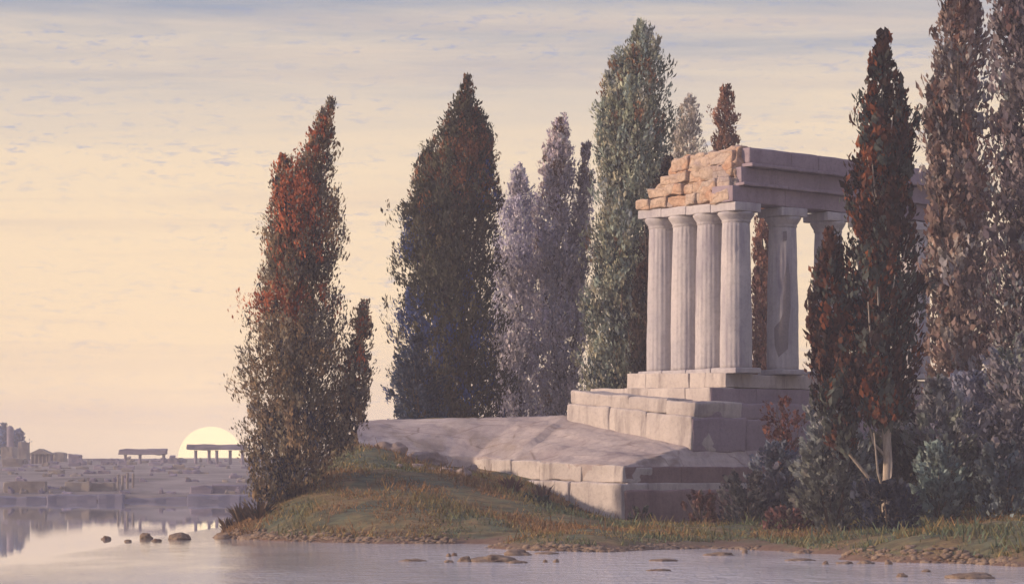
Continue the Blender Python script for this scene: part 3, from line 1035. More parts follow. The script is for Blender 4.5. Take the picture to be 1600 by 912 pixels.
# 3,4 grey cypresses, leaf colours paled in place of haze
GREY = [(.452, .437, .557), (.515, .484, .573), (.390, .374, .459), (.562, .515, .557)]
tree('cypress_tree', 'low blue-grey cypress between the dark green cypress and the taller brownish one',
     [[(255, 810, 817), (300, 792, 830), (350, 778, 845), (400, 772, 850), (450, 770, 850), (550, 766, 850), (664, 770, 850)]],
     162, GREY + [(.48, .48, .60)], 3, 810, .25, group=G1, dens=1.1, leaf=.18)
tree('cypress_tree', 'twin-tipped brownish grey cypress just left of the tall pale green one',
     [[(176, 877, 884), (220, 855, 890), (260, 846, 895), (310, 838, 900), (350, 834, 905), (400, 832, 908), (500, 834, 912), (600, 838, 912), (664, 835, 895)],
      [(223, 914, 920), (280, 901, 925), (350, 895, 926), (420, 890, 921), (520, 888, 916)]],
     160, [(.415, .365, .393), (.484, .419, .437), (.347, .328, .393), (.451, .401, .507)], 4, 868, .28, group=G1, dens=1.1, leaf=.18,
     accent=[(lambda h, s: np.where(h > .75, .25, .04), (.2, .13, .09))])
# 5 tall pale green
tree('cypress_tree', 'tallest pale grey-green cypress standing just left of the temple front',
     [[(30, 996, 1003), (65, 985, 1026), (100, 962, 1038), (140, 950, 1041), (180, 936, 1044), (220, 934, 1048), (260, 940, 1050), (310, 931, 1045), (350, 926, 1032), (420, 926, 1030), (500, 916, 1030), (560, 908, 1025), (625, 912, 1012)],
      [(88, 956, 963), (130, 944, 985), (190, 934, 990), (260, 934, 990)]],
     154, [(.261, .291, .216), (.322, .339, .261), (.216, .261, .230), (.369, .352, .261), (.277, .307, .307)], 5, 965, .34, group=G1, dens=.95, leaf=.21, spray=1.1,
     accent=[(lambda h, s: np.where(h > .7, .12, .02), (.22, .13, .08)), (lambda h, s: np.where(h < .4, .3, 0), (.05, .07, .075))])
tree('cypress_tree', 'narrow blackish brown cypress squeezed against the leftmost temple column',
     [[(243, 1044, 1050), (290, 1024, 1048), (340, 1008, 1045), (400, 998, 1040), (480, 986, 1040), (540, 982, 1036), (618, 978, 1018)]],
     150.5, [(.035, .022, .018), (.045, .03, .022), (.03, .03, .03), (.06, .03, .022)], 6, 1000, .2, group=G1, dens=1.1, leaf=.19)
tree('cypress_tree', 'faint pale cypress showing above the left end of the broken temple front',
     [[(145, 1074, 1081), (180, 1059, 1092), (220, 1050, 1095), (300, 1046, 1100), (450, 1042, 1104), (640, 1042, 1104)]],
     185, [(.408, .369, .306), (.459, .408, .345), (.383, .357, .331)], 7, 1073, .25, group=G1, dens=.75, leaf=.2)  # pale leaf colours stand in for haze on this farther tree
tree('cypress_tree', 'small rust-brown cypress tip peeking over the temple roofline',
     [[(132, 1131, 1136), (160, 1120, 1147), (200, 1112, 1154), (232, 1110, 1156), (400, 1108, 1160), (640, 1110, 1160)]],
     176, [(.300, .150, .098), (.255, .135, .090), (.345, .195, .135)], 8, 1134, .22, group=G1, dens=.6, leaf=.24)
tree('cypress_tree', 'slim brown cypress seen through the gap between corner and second flank column',
     [[(315, 1190, 1197), (360, 1181, 1204), (450, 1177, 1207), (560, 1174, 1208), (660, 1175, 1208)]],
     164, [(.340, .167, .116), (.413, .211, .147), (.292, .155, .116)], 9, 1191, .2, group=G1, dens=1.2, leaf=.2)
# 9 foreground dark tree
G2 = 'tall trees on the right bank'
tree('poplar_tree', 'dark reddish brown tree with pale bare trunk standing in front of the temple flank',
     [[(50, 1377, 1383), (90, 1362, 1392), (130, 1350, 1402), (180, 1344, 1426), (240, 1330, 1428), (300, 1328, 1420), (350, 1328, 1430), (400, 1320, 1438), (450, 1314, 1442), (500, 1308, 1440), (560, 1300, 1434), (610, 1310, 1425), (650, 1335, 1425)],
      [(356, 1295, 1301), (400, 1276, 1318), (450, 1263, 1330), (520, 1262, 1336), (580, 1268, 1340), (640, 1282, 1345), (700, 1300, 1340)],
      [(165, 1407, 1413), (205, 1398, 1425), (260, 1390, 1424), (330, 1388, 1426)]],
     115, [(.045, .018, .013), (.07, .026, .016), (.03, .016, .014), (.09, .035, .02), (.05, .055, .05), (.075, .08, .07)], 10, 1388, .21, 'pale_bark', G2, limbs=16,
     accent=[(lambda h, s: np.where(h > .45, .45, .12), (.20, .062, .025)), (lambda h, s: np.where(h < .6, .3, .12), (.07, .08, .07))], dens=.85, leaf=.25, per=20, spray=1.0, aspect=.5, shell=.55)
tree('poplar_tree', 'tall loose brown tree cut by the top edge, between dark tree and purplish one',
     [[(-70, 1488, 1500), (0, 1470, 1528), (60, 1463, 1542), (120, 1456, 1548), (160, 1449, 1550), (240, 1447, 1556), (350, 1445, 1562), (450, 1440, 1568), (550, 1440, 1568), (640, 1450, 1560), (720, 1470, 1545)],
      [(122, 1456, 1464), (170, 1446, 1480), (240, 1444, 1490), (320, 1442, 1495)]],
     136, [(.228, .155, .134), (.266, .194, .165), (.190, .136, .129), (.314, .281, .268), (.285, .272, .299)], 11, 1508, .3, 'bark', G2, limbs=14,
     accent=[(lambda h, s: np.where(h > .35, .3, .1), (.12, .055, .04))], dens=.5, leaf=.3, per=18, aspect=.5, shell=.55)
tree('poplar_tree', 'dusky purple-brown tree filling the right edge of the picture',
     [[(-90, 1570, 1600), (0, 1552, 1650), (120, 1548, 1670), (300, 1546, 1680), (500, 1542, 1690), (640, 1552, 1690), (760, 1575, 1680)]],
     127, [(.11, .06, .06), (.13, .075, .07), (.10, .08, .10), (.16, .12, .12), (.24, .20, .21)], 12, 1620, .32, 'bark', G2, limbs=14, dens=.6, leaf=.27, per=20, aspect=.5,
     accent=[(lambda h, s: np.where(h < .45, .3, .05), (.20, .22, .23))])


# shrubs
def shrub(name, label, ol, d, pal, seed, group='shrubs at the foot of the temple', cat='shrub', stems=5, **kw):
    rs = np.random.RandomState(seed)
    lo = max(ol, key=lambda q: q[0])
    X0 = ((lo[1] + lo[2]) / 2 - 800) / F * d
    z0 = gz(X0, d)
    r_ = empty(name, (X0, d, z0), label, cat, group)
    mb = MB()
    hi = min(ol, key=lambda q: q[0])
    zt = EYE + (HZ - hi[0]) / F * d
    wid = max(q[2] - q[1] for q in ol) / 2 / F * d
    for i in range(stems):
        a = 2 * np.pi * (i + rs.random()) / stems
        s = np.array([X0 + .1 * math.cos(a), d + .1 * math.sin(a), z0 - .15])
        e = np.array([X0 + wid * .6 * math.cos(a), d + wid * .5 * math.sin(a), z0 + (zt - z0) * (.55 + .35 * rs.random())])
        tube(mb, [s, (s + e) / 2 + np.array([0, 0, .15]), e], [.05, .035, .01], 6)
    mb.build('stem', M['bark'], r_, True)
    kw.setdefault('dens', 1.0); kw.setdefault('leaf', .2); kw.setdefault('per', 22); kw.setdefault('lean', .7); kw.setdefault('spray', .8); kw.setdefault('aspect', .6)
    kw['dens'] *= .72; kw['leaf'] *= .95
    v, f, c = crown_np([ol], d, pal, rs, **kw)
    link('foliage', mesh_np('foliage', v, f, c), M['leaf'], r_)
    return r_


SL = [(.100, .120, .161), (.130, .150, .196), (.090, .090, .126), (.170, .180, .196)]
GG = [(.170, .190, .196), (.210, .230, .230), (.140, .160, .184), (.260, .260, .264)]
shrub('slate_shrub', 'dark slate-blue rounded shrub in front of the mauve plinth', [(690, 1200, 1225), (710, 1178, 1250), (740, 1168, 1272), (770, 1172, 1275), (800, 1185, 1262), (815, 1200, 1250)], 125, SL, 31, dens=1.1, leaf=.22)
shrub('red_leaf_shrub', 'airy red-leaved sapling against the mauve steps', [(620, 1215, 1235), (645, 1192, 1262), (670, 1195, 1265), (690, 1205, 1250), (790, 1222, 1236)], 127, [(.182, .065, .046), (.130, .052, .046), (.234, .091, .058)], 32, dens=.55, leaf=.17)
shrub('grey_green_shrub', 'tall grey-green shrub left of the pale bare trunk', [(600, 1285, 1310), (650, 1262, 1335), (700, 1250, 1358), (750, 1255, 1362), (800, 1268, 1350), (825, 1290, 1330)], 121, GG, 33, dens=.9, leaf=.24)
shrub('blue_black_shrub', 'blue-black low shrub wrapped round the foot of the pale trunk', [(748, 1362, 1380), (765, 1345, 1415), (785, 1338, 1434), (810, 1345, 1432), (836, 1360, 1420)], 113.6, [(.03, .035, .055), (.04, .05, .085), (.025, .022, .03), (.07, .03, .022)], 34, leaf=.2)
shrub('teal_shrub', 'pale teal shrub right of the pale bare trunk', [(690, 1450, 1470), (720, 1432, 1495), (760, 1425, 1510), (800, 1435, 1500), (818, 1450, 1485)], 119, [(.182, .238, .231), (.238, .280, .266), (.140, .182, .182)], 35, dens=.9, leaf=.24)
shrub('grey_green_shrub', 'wide dark grey-green thicket under the purple-brown tree', [(640, 1545, 1580), (680, 1500, 1620), (720, 1485, 1640), (760, 1490, 1650), (800, 1510, 1640)], 123, GG + [(.076, .084, .090)], 36, dens=1.0, leaf=.25)
shrub('slate_shrub', 'slate-blue shrub rising behind the wide thicket', [(580, 1500, 1530), (610, 1470, 1570), (650, 1455, 1590), (700, 1450, 1600), (760, 1460, 1590)], 130, [(.189, .208, .290), (.227, .234, .310), (.265, .252, .320)], 37, dens=.9, leaf=.25)
shrub('grey_green_shrub', 'dim green shrub directly behind the pale bare trunk', [(620, 1385, 1420), (660, 1360, 1450), (710, 1345, 1465), (770, 1350, 1460), (805, 1370, 1440)], 124, [(.05, .06, .05), (.07, .075, .06), (.045, .045, .05)], 38, dens=1.0, leaf=.24)
shrub('russet_shrub', 'low russet shrub at the left corner of the mauve plinth', [(765, 1085, 1110), (780, 1065, 1128), (800, 1058, 1135), (818, 1070, 1125)], 126, [(.15, .08, .07), (.12, .06, .055), (.10, .10, .09)], 39, dens=.8, leaf=.18, spray=.5)
shrub('russet_shrub', 'reddish ground-hugging shrub below the slate-blue rounded shrub', [(790, 1215, 1245), (810, 1192, 1268), (830, 1188, 1280), (845, 1200, 1270)], 119, [(.15, .075, .07), (.11, .055, .055), (.13, .11, .10)], 40, dens=.85, leaf=.18, spray=.5)
shrub('dark_green_shrub', 'dark green leafy clump where the grass meets the pale plinth', [(770, 822, 845), (778, 815, 858), (790, 818, 866), (798, 825, 860)], 126.5, [(.03, .055, .045), (.045, .07, .055), (.035, .05, .05)], 41, dens=1.3, leaf=.17, spray=.45)
shrub('dark_green_shrub', 'smaller dark green clump trailing right along the plinth foot', [(787, 872, 892), (795, 866, 905), (805, 868, 915), (812, 880, 905)], 127, [(.035, .06, .05), (.05, .075, .06), (.04, .055, .055)], 42, dens=1.3, leaf=.17, spray=.4)
shrub('dark_green_shrub', 'small dark green sprig at the left end of the mauve plinth', [(790, 990, 1008), (802, 980, 1018), (815, 984, 1016)], 128, [(.05, .075, .06), (.07, .08, .065), (.10, .06, .05)], 43, dens=1.2, leaf=.16, spray=.4)
shrub('added_blue_shrub', 'added blue shrub holding reflected light at the left foot of the dark green cypress', [(520, 640, 655), (560, 620, 665), (600, 612, 690), (640, 614, 700), (668, 622, 695)], 153.5, [(.05, .075, .13), (.065, .085, .14), (.045, .06, .09), (.055, .06, .06)], 44, dens=1.0, leaf=.18, spray=.7)  # shrub added to carry the blue reflected light beside the cypress


shrub('violet_grey_shrub', 'pale violet-grey leafy shrub under the tall loose brown tree', [(590, 1450, 1480), (630, 1425, 1520), (680, 1420, 1540), (740, 1430, 1530), (790, 1450, 1510)], 121.5, [(.26, .25, .29), (.30, .28, .30), (.20, .21, .23), (.18, .20, .18)], 45, dens=.75, leaf=.26)
shrub('violet_grey_shrub', 'violet-grey shrub high against the purple-brown tree at the right edge', [(520, 1570, 1600), (570, 1540, 1640), (640, 1530, 1660), (720, 1540, 1660), (800, 1560, 1640)], 121, [(.20, .20, .25), (.24, .22, .25), (.16, .17, .19), (.15, .17, .15)], 46, dens=.7, leaf=.27)
shrub('slate_shrub', 'speckled dark shrub in front of the brown plinth, left of the rounded one', [(735, 1150, 1175), (755, 1128, 1205), (785, 1120, 1215), (815, 1135, 1205)], 123.5, [(.07, .075, .085), (.10, .10, .11), (.05, .045, .06), (.14, .10, .10)], 47, dens=.75, leaf=.2)
shrub('blue_grey_shrub', 'bluish shrub leaning out of the thicket near the right edge', [(690, 1545, 1570), (720, 1520, 1600), (760, 1515, 1625), (800, 1530, 1610)], 117.5, [(.13, .17, .20), (.16, .20, .22), (.11, .13, .14)], 48, dens=.7, leaf=.26)
shrub('grey_green_shrub', 'loose grey-green shrub between the slate shrub and the dark red-brown tree', [(690, 1262, 1285), (720, 1245, 1325), (765, 1240, 1345), (815, 1255, 1340), (835, 1275, 1325)], 117, [(.15, .165, .15), (.19, .20, .18), (.11, .12, .12), (.22, .21, .20)], 49, dens=.7, leaf=.25)


# spiky plants
def spiky(label, px, py, d, n, h, spread, pal, seed, name='spiky_plant', group='spiky plants along the shore', wid=.035):
    rs = np.random.RandomState(seed)
    X0 = (px - 800) / F * d; z0 = gz(X0, d)
    vs, fs, cs = [], [], []
    for i in range(n):
        a = rs.random() * 2 * np.pi; rr = spread * rs.random() ** .6
        b0 = np.array([X0 + rr * .35 * math.cos(a), d + rr * .35 * math.sin(a), z0 - .05])
        hh = h * (.5 + .6 * rs.random())
        tip = b0 + np.array([math.cos(a) * rr, math.sin(a) * rr, hh])
        mid = b0 * .45 + tip * .55 + np.array([0, 0, hh * .16])
        sd = np.array([-math.sin(a), math.cos(a), 0]) if rs.random() > .5 else np.array([1, 0, 0])
        w_ = wid * (.6 + .8 * rs.random())
        k = len(vs)
        vs += [b0 - sd * w_ * .6, b0 + sd * w_ * .6, mid + sd * w_, mid - sd * w_, tip + sd * w_ * .1, tip - sd * w_ * .1]
        fs += [(k, k + 1, k + 2, k + 3), (k + 3, k + 2, k + 4, k + 5)]
        c_ = np.array(pal[rs.randint(len(pal))]) * (.7 + .6 * rs.random()); cs += [c_] * 6
    o = link(name, mesh_np(name, np.array(vs), np.array(fs), np.array(cs)), M['leaf'])
    return tag(o, label, 'plant', group)


BR = [(.10, .065, .045), (.13, .085, .055), (.08, .06, .05)]
spiky('tuft of brown reeds at the very tip of the grassy point', 358, 832, 130.5, 60, .75, .5, BR, 51, wid=.05)
spiky('brown reeds up the slope behind the tip of the point', 378, 820, 129.5, 70, .95, .6, BR, 52, wid=.05)
spiky('dusky weeds between the reeds and the russet-topped cypress', 405, 812, 126, 70, .8, .7, BR + [(.06, .07, .06)], 53, wid=.05)
spiky('dark strap-leaved tuft below the pale bare trunk', 1368, 830, 113.5, 60, .75, .7, [(.03, .035, .045), (.05, .055, .06)], 54, wid=.05)
spiky('arching dark tuft just right below the pale bare trunk', 1412, 826, 113.8, 60, .6, .95, [(.03, .035, .045), (.05, .055, .055)], 55, wid=.05)
spiky('withered reddish weed standing on the grass left of the dark green clump', 800, 772, 129, 46, .7, .6, [(.17, .09, .075), (.13, .07, .06)], 56, wid=.045)
spiky('withered weed against the pale plinth above the dark green clump', 848, 768, 128.5, 40, .8, .4, [(.20, .14, .12), (.14, .08, .07)], 57, wid=.04)

# grass
rs = np.random.RandomState(77)
n = 150000
gx_ = rs.uniform(-13.5, 26, n); gy_ = rs.uniform(84, 147, n)
gz_ = ground(gx_, gy_)
cell = np.sin(gx_ * 1.3 + 1.1 * np.sin(gy_ * .9)) + np.sin(gy_ * .8 + gx_ * .5) + rs.normal(size=n) * .5
# keep off the stone platform
rel = np.stack([gx_ - K3[0], gy_ - K3[1]], -1)
u_ = rel @ EU; v_ = rel @ EV
on_stone = (v_ > -.4) & (u_ > -.5)
# keep off the apron's left wing
ax_ = np.array([P(*q)[0] for q in apron_bot[:4]]); ay_ = np.array([P(*q)[1] for q in apron_bot[:4]])
wing = (gx_ > ax_[0] - .2) & (gx_ < K3[0]) & (gy_ > np.interp(gx_, ax_, ay_) - .3)
keep = (gz_ > .16) & (cell > -.9) & ~on_stone & ~wing
gx_, gy_, gz_ = gx_[keep], gy_[keep], gz_[keep]
n = len(gx_)
h = rs.uniform(.06, .20, n) * np.where(rs.random(n) < .06, 2.4, 1.0) * (1 + .5 * np.sin(gx_ * .9 + gy_ * .7))
a = rs.random(n) * 2 * np.pi
nn = np.array([noise.noise(Vector((x * .28, y * .16, 9))) for x, y in zip(gx_, gy_)])
gp = np.array([(.258, .153, .074), (.277, .198, .082), (.198, .171, .074), (.139, .153, .082), (.129, .171, .110), (.169, .153, .074)])
k = np.clip(((nn * 1.0 + .17 + rs.normal(size=n) * .13) + np.clip(gx_ - 0, 0, 6) * .035) * 6, 0, 5).astype(int)
gc = gp[k] * (1 + rs.normal(size=(n, 1)) * .22).clip(.5, 1.6)
b0 = np.stack([gx_, gy_, gz_ - .02], -1)
sd = np.stack([np.cos(a), np.sin(a), np.zeros(n)], -1) * (.02 + .025 * rs.random((n, 1)))
tip = b0 + np.stack([np.cos(a + 1.3) * h * .6, np.sin(a + 1.3) * h * .6, h], -1)
v = np.stack([b0 - sd, b0 + sd, tip + sd * .3, tip - sd * .3], 1).reshape(-1, 3)
o = link('grass', mesh_np('grass', v, np.arange(4 * n).reshape(n, 4), np.repeat(gc, 4, 0)), M['grass'])
tag(o, 'rough olive and brown grass covering the bank', 'grass', kind='stuff')


# ------------------------------------------------------------------ rocks
def rock(label, px, py, wpx, hpx, seed, d=None, mat='rock', name='rock', group='stones in the shallows', zb=None, cat='rock', deep=.8):
    if d is None:
        d = EYE * F / (py - HZ)
    X = (px - 800) / F * d; w = wpx / F * d / 2; h = hpx / F * d
    z0 = 0 if zb is None else zb
    bm = bmesh.new(); bmesh.ops.create_icosphere(bm, subdivisions=4, radius=1)
    for v_ in bm.verts:
        n1 = noise.fractal(v_.co * 1.3 + Vector((seed * 3.7, seed, 0)), 1, 2, 4)
        v_.co *= 1 + .32 * n1
        zz_ = v_.co.z
        if zz_ < 0: zz_ *= .5
        v_.co = Vector((X + v_.co.x * w, d + v_.co.y * w * deep, z0 + zz_ * h))
    me = bpy.data.meshes.new(name); bm.to_mesh(me); bm.free()
    o = link(name, me, M[mat], smooth=True)
    return tag(o, label, cat, group)


rock('leftmost lone small stone in the calm water', 166, 842, 15, 5, 1)
rock('tiny stone between the leftmost stone and the lumpy pair', 200, 845.5, 12, 3.5, 2)
rock('lumpy stone with a pointed top, second largest of the row off the point', 228, 841, 19, 9, 3)
rock('flat little stone right beside the lumpy stone', 245, 845, 16, 4, 4)
rock('largest domed stone of the row off the grassy point', 280, 842, 38, 9, 5)
rock('flat dark stone touching the tip of the grassy point', 350, 841, 34, 6, 6)
rock('long dark red-brown stone lying along the shore below the reeds', 388, 842, 32, 8, 7)
rock('faint flat stone at the left end of the shoal before the bank', 645, 876, 38, 3.5, 8)
rock('small upright pebble on the left of a pair before the bank', 701, 869, 8, 5, 9)
rock('small upright pebble on the right of a pair before the bank', 710, 868, 9, 5, 10)
rock('flat pebble just below the pair of upright pebbles', 701, 878, 16, 4, 11)
rock('round brown stone joined to the left of the long shoal', 727, 877, 24, 8, 12)
rock('longest low brown stone shoal before the grassy bank', 768, 877, 66, 11, 13)
rock('dark red slab between the longest shoal and the bank', 808, 867, 44, 9, 14)
rock('thin reddish slab right of the dark red slab', 853, 865, 34, 4, 15)
rock('thin reddish sliver below the dark red slab', 808, 879, 32, 4, 16)
rock('left of two small round pebbles right of the shoal', 852, 878, 7, 4.5, 17)
rock('right of two small round pebbles right of the shoal', 869, 878, 9, 5, 18)
rock('long thin dark red stone at the edge of the bank below the russet shrub', 1124, 867, 46, 5, 19)
rock('little dark red pebble right of the long thin dark red stone', 1164, 864, 9, 6, 20)
rock('dark red stone at the water edge below the reddish ground shrub', 1258, 864, 24, 7, 21)
rock('thin red-brown slab in the water left of the trunk line', 1250, 875, 44, 3.5, 22)
rock('small red-brown stone at the end of the thin slab', 1290, 881, 10, 5, 23)
rock('flat red-brown stone in the water below the dark tuft', 1320, 880, 26, 3.5, 24)
rock('red-brown stone beside the flat one below the dark tuft', 1352, 880, 28, 5, 25)
rock('blunt dark red pebble in the water below the pale trunk', 1388, 881, 12, 7, 26)
rock('small brown stone in the open water near the lower right corner', 1447, 893, 15, 4, 27)
rock('flat tan stone left of the small brown one near the lower right corner', 1408, 901, 18, 6, 28)
rock('long mauve mudbank stone along the lower right shore', 1520, 903, 78, 9, 29)
rock('long flat pale stone in the water below the russet shrub', 1035, 876, 40, 4, 30)
rock('faint flat stone beneath the long flat pale stone', 1030, 891, 36, 3, 31)
GF = 'fallen stones on the grassy slope'
for lab, px, py, w, h, d in [
        ('squarish tan block fallen at the left end of the plinth top', 738, 722, 23, 11, 139.5),
        ('angular dark stone highest on the grassy slope', 642, 708, 14, 10, 137),
        ('rounded dark stone below the angular one on the slope', 652, 724, 24, 12, 133.5),
        ('brown stone in the middle of the slope row', 673, 732, 16, 9, 133.5),
        ('flat pointed brown stone right in the slope row', 696, 733, 26, 10, 134.5),
        ('large tan stone at the right end of the slope row', 724, 738, 28, 14, 134.5),
        ('small dark stone at the left end of the slope row', 624, 731, 10, 8, 132.5),
        ('grey-green boulder on the left end of the paved apron', 612, 700, 50, 26, 138.5),
        ('mauve boulder beside the grey-green one on the apron edge', 668, 706, 54, 24, 139),
        ('flat grey stone lying near the top left of the paved apron', 600, 668, 30, 8, 144.5)]:
    X = (px - 800) / F * d
    base = EYE + (HZ - py - h * .3) / F * d
    rock(lab, px, py, w, h * .75, px * .1, d, 'fallen', 'fallen_stone', GF, zb=max(gz(X, d), base - .3), cat='stone')
# shingle line along the shore: uncountable
rs = np.random.RandomState(5)
mbv, mbf, nb = [], [], 0
bm = bmesh.new(); bmesh.ops.create_icosphere(bm, subdivisions=1, radius=1)
iv = np.array([v_.co[:] for v_ in bm.verts]); ifc = np.array([[q.index for q in f_.verts] for f_ in bm.faces]); bm.free()
for i in range(2600):
    t = rs.random() * (len(shore) - 3); k = int(t); fr = t - k
    px = shore[k][0] * (1 - fr) + shore[k + 1][0] * fr; py = shore[k][1] * (1 - fr) + shore[k + 1][1] * fr
    d = EYE * F / (py - HZ); X = (px - 800) / F * d
    y_ = d + rs.normal() * .5 + .45
    s = .03 + .11 * rs.random() ** 3
    z_ = gz(X, y_)
    if z_ < -.1 or z_ > .6: continue
    sc3 = np.array([1.5, 1.1, .6]) * s * (.7 + .6 * rs.random(3))
    mbv.append(iv * sc3 + np.array([X, y_, z_ + .01])); mbf.append(ifc + nb); nb += len(iv)
o = link('gravel', mesh_np('gravel', np.concatenate(mbv), np.concatenate(mbf)), M['rock'])
tag(o, 'brown shingle along the edge of the bank', 'gravel', kind='stuff')

# far blue trees on the left skyline
def far_tree(label, px, top, wpx, d, seed):
    rs_ = np.random.RandomState(seed)
    X = (px - 800) / F * d; zb = far_z(d) - .3
    pyb = HZ - (zb - EYE) * F / d
    r_ = empty('far_tree', (X, d, zb), label, 'tree', 'trees on the far shore')
    mb = MB(); zt = EYE + (HZ - top) / F * d
    tube(mb, [(X, d, zb), (X, d, zb * .5 + zt * .5), (X, d, zt - .8)], [.3, .2, .04], 7); mb.build('trunk', M['bark'], r_)
    ol = [(top, px - 1, px + 1), (top + (pyb - top) * .3, px - wpx * .4, px + wpx * .4), (top + (pyb - top) * .6, px - wpx * .5, px + wpx * .5), (pyb - 4, px - wpx * .45, px + wpx * .45)]
    v, f, c = crown_np([ol], d, [(.08, .13, .28), (.10, .15, .31), (.07, .10, .20)], rs_, dens=.22, leaf=.5, per=14, spray=1.6, aspect=.7)
    link('crown', mesh_np('crown', v, f, c), M['leaf'], r_)


far_tree('rounded blue tree behind the round tower at the left edge', 6, 660, 34, 618, 61)
far_tree('bluish tree between the round tower and the square tower', 27, 669, 26, 615, 62)

# ------------------------------------------------------------------ air
bm = bmesh.new(); bmesh.ops.create_cube(bm, size=1)
for v_ in bm.verts:
    v_.co = Vector((v_.co.x * 1440, 540 + v_.co.y * 1260, 13 + v_.co.z * 32))
me = bpy.data.meshes.new('haze'); bm.to_mesh(me); bm.free()
m = bpy.data.materials.new('haze'); m.use_nodes = True; nt = m.node_tree
nt.nodes.remove(nt.nodes['Principled BSDF'])
pv = N(nt, 'ShaderNodeVolumePrincipled')
pv.inputs['Density'].default_value = .0005
pv.inputs['Color'].default_value = (.88, .86, .95, 1)
nt.links.new(pv.outputs[0], nt.nodes['Material Output'].inputs['Volume'])
o = link('haze', me, m); tag(o, 'thin evening haze over the lake', kind='stuff')

# ------------------------------------------------------------------ sky, sun, camera
SUN_AZ, SUN_EL = R(-100), R(14)       # azimuth from +Y towards +X
w = bpy.data.worlds.new('World'); scn.world = w; w.use_nodes = True
nt = w.node_tree
bg = nt.nodes['Background']
sky = N(nt, 'ShaderNodeTexSky', sky_type='NISHITA'); sky.sun_disc = False
sky.sun_elevation = SUN_EL; sky.sun_rotation = SUN_AZ; sky.air_density = 1.2; sky.dust_density = 2.0
tc = N(nt, 'ShaderNodeTexCoord')
sx = N(nt, 'ShaderNodeSeparateXYZ'); nt.links.new(tc.outputs['Generated'], sx.inputs[0])
mp = N(nt, 'ShaderNodeMapping'); mp.inputs['Scale'].default_value = (2.0, 2.0, 30.0)
nt.links.new(tc.outputs['Generated'], mp.inputs['Vector'])
n1 = nz(nt, mp.outputs[0], 1.6, 7, .62, .4)
mp2 = N(nt, 'ShaderNodeMapping'); mp2.inputs['Scale'].default_value = (60, 60, 240.0)
nt.links.new(tc.outputs['Generated'], mp2.inputs['Vector'])
n2 = nz(nt, mp2.outputs[0], 2.2, 6, .7, .3)
mx = N(nt, 'ShaderNodeMath', operation='MAXIMUM'); mx.inputs[1].default_value = 0; nt.links.new(sx.outputs[2], mx.inputs[0])
sq = N(nt, 'ShaderNodeMath', operation='SQRT'); nt.links.new(mx.outputs[0], sq.inputs[0])
wob_ = N(nt, 'ShaderNodeMath', operation='MULTIPLY_ADD'); wob_.inputs[1].default_value = .13; wob_.inputs[2].default_value = -.065
nt.links.new(n1, wob_.inputs[0])
ad = N(nt, 'ShaderNodeMath', operation='ADD'); nt.links.new(sq.outputs[0], ad.inputs[0]); nt.links.new(wob_.outputs[0], ad.inputs[1])
veil = ramp(nt, ad.outputs[0], [(0.0, lin(224, 200, 174)), (.14, lin(240, 210, 172)), (.25, lin(236, 207, 171)), (.34, lin(226, 202, 174)),
                                (.38, lin(204, 188, 174)), (.415, lin(146, 150, 166)), (.47, lin(130, 139, 168)), (.62, lin(172, 170, 196)), (1.0, lin(160, 162, 196))])
fl = ramp(nt, n2, [(.52, (0, 0, 0)), (.66, (1, 1, 1))])
mu = N(nt, 'ShaderNodeMath', operation='MULTIPLY'); nt.links.new(fl, mu.inputs[0])
mrw = N(nt, 'ShaderNodeMapRange'); mrw.inputs['From Min'].default_value = .2; mrw.inputs['From Max'].default_value = .42
mrw.inputs['To Min'].default_value = .30; mrw.inputs['To Max'].default_value = .6
nt.links.new(sq.outputs[0], mrw.inputs['Value'])
mp3 = N(nt, 'ShaderNodeMapping'); mp3.inputs['Scale'].default_value = (5, 5, 40.0); mp3.inputs['Location'].default_value = (3, 1, 7)
nt.links.new(tc.outputs['Generated'], mp3.inputs['Vector'])
lg = ramp(nt, nz(nt, mp3.outputs[0], 1.5, 4, .55), [(.40, (.1, .1, .1)), (.62, (1, 1, 1))])
mu2 = N(nt, 'ShaderNodeMath', operation='MULTIPLY'); nt.links.new(mrw.outputs[0], mu2.inputs[0]); nt.links.new(lg, mu2.inputs[1])
nt.links.new(mu2.outputs[0], mu.inputs[1])
veil = mixc(nt, mu.outputs[0], veil, lin(126, 142, 186))
mp4 = N(nt, 'ShaderNodeMapping'); mp4.inputs['Scale'].default_value = (1.6, 1.6, 60.0); mp4.inputs['Location'].default_value = (9, 4, 2)
nt.links.new(tc.outputs['Generated'], mp4.inputs['Vector'])
bd = ramp(nt, nz(nt, mp4.outputs[0], 1.3, 6, .6, .5), [(.5, (0, 0, 0)), (.68, (.28, .28, .28))])
veil = mixc(nt, bd, veil, lin(176, 158, 162))
sd_ = Vector(P(329, 717, 3000).tolist()) - Vector((0, 0, EYE)); sd_.normalize()
dt = N(nt, 'ShaderNodeVectorMath', operation='DOT_PRODUCT'); dt.inputs[1].default_value = sd_
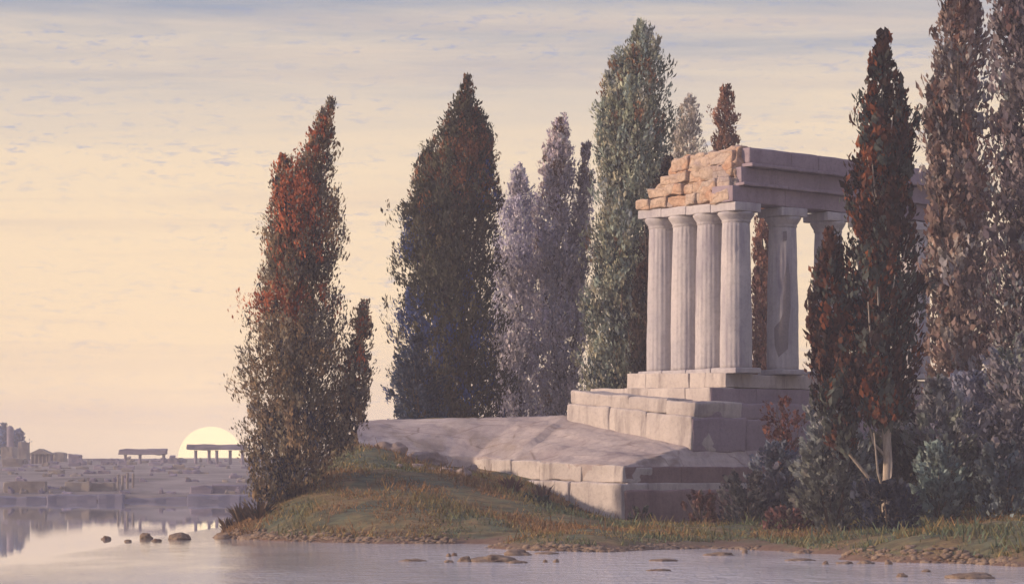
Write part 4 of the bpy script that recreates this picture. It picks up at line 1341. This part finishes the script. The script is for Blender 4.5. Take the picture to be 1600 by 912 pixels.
nt.links.new(tc.outputs['Generated'], dt.inputs[0])
for pw, am, gc_ in ((300.0, .06, lin(255, 220, 160)), (2500.0, .09, lin(255, 228, 175))):
    mxx = N(nt, 'ShaderNodeMath', operation='MAXIMUM'); mxx.inputs[1].default_value = 0; nt.links.new(dt.outputs['Value'], mxx.inputs[0])
    pp = N(nt, 'ShaderNodeMath', operation='POWER'); pp.inputs[1].default_value = pw; nt.links.new(mxx.outputs[0], pp.inputs[0])
    ml = N(nt, 'ShaderNodeMath', operation='MULTIPLY'); ml.inputs[1].default_value = am; nt.links.new(pp.outputs[0], ml.inputs[0])
    veil = mixc(nt, ml.outputs[0], veil, gc_, 'ADD')
ns = N(nt, 'ShaderNodeVectorMath', operation='SCALE'); ns.inputs['Scale'].default_value = .08
nt.links.new(sky.outputs[0], ns.inputs[0])
tot = mixc(nt, .82, ns.outputs[0], veil)
nt.links.new(tot, bg.inputs['Color']); bg.inputs['Strength'].default_value = 1.0

sl = bpy.data.lights.new('sun_lamp', 'SUN'); sl.energy = 3.6; sl.angle = R(2.5); sl.color = (1.0, .74, .52)
so = bpy.data.objects.new('sun_lamp', sl); col.objects.link(so)
dirn = Vector((math.sin(SUN_AZ) * math.cos(SUN_EL), math.cos(SUN_AZ) * math.cos(SUN_EL), math.sin(SUN_EL)))
so.rotation_euler = dirn.to_track_quat('Z', 'Y').to_euler()
so.location = (-60, 100, 40)

cam = bpy.data.cameras.new('camera'); co = bpy.data.objects.new('camera', cam); col.objects.link(co)
co.location = (0, 0, EYE); co.rotation_euler = (R(90), 0, 0)
cam.lens = 100; cam.sensor_width = 36; cam.sensor_fit = 'HORIZONTAL'
cam.shift_y = (HZ - 456) / 1600.0
cam.clip_start = .5; cam.clip_end = 8000
scn.camera = co

scn.view_settings.view_transform = 'Standard'
scn.view_settings.look = 'None'
scn.view_settings.exposure = .45
scn.view_settings.gamma = 1
scn.cycles.use_denoising = True
scn.cycles.max_bounces = 6
scn.cycles.transparent_max_bounces = 6
scn.cycles.volume_bounces = 1
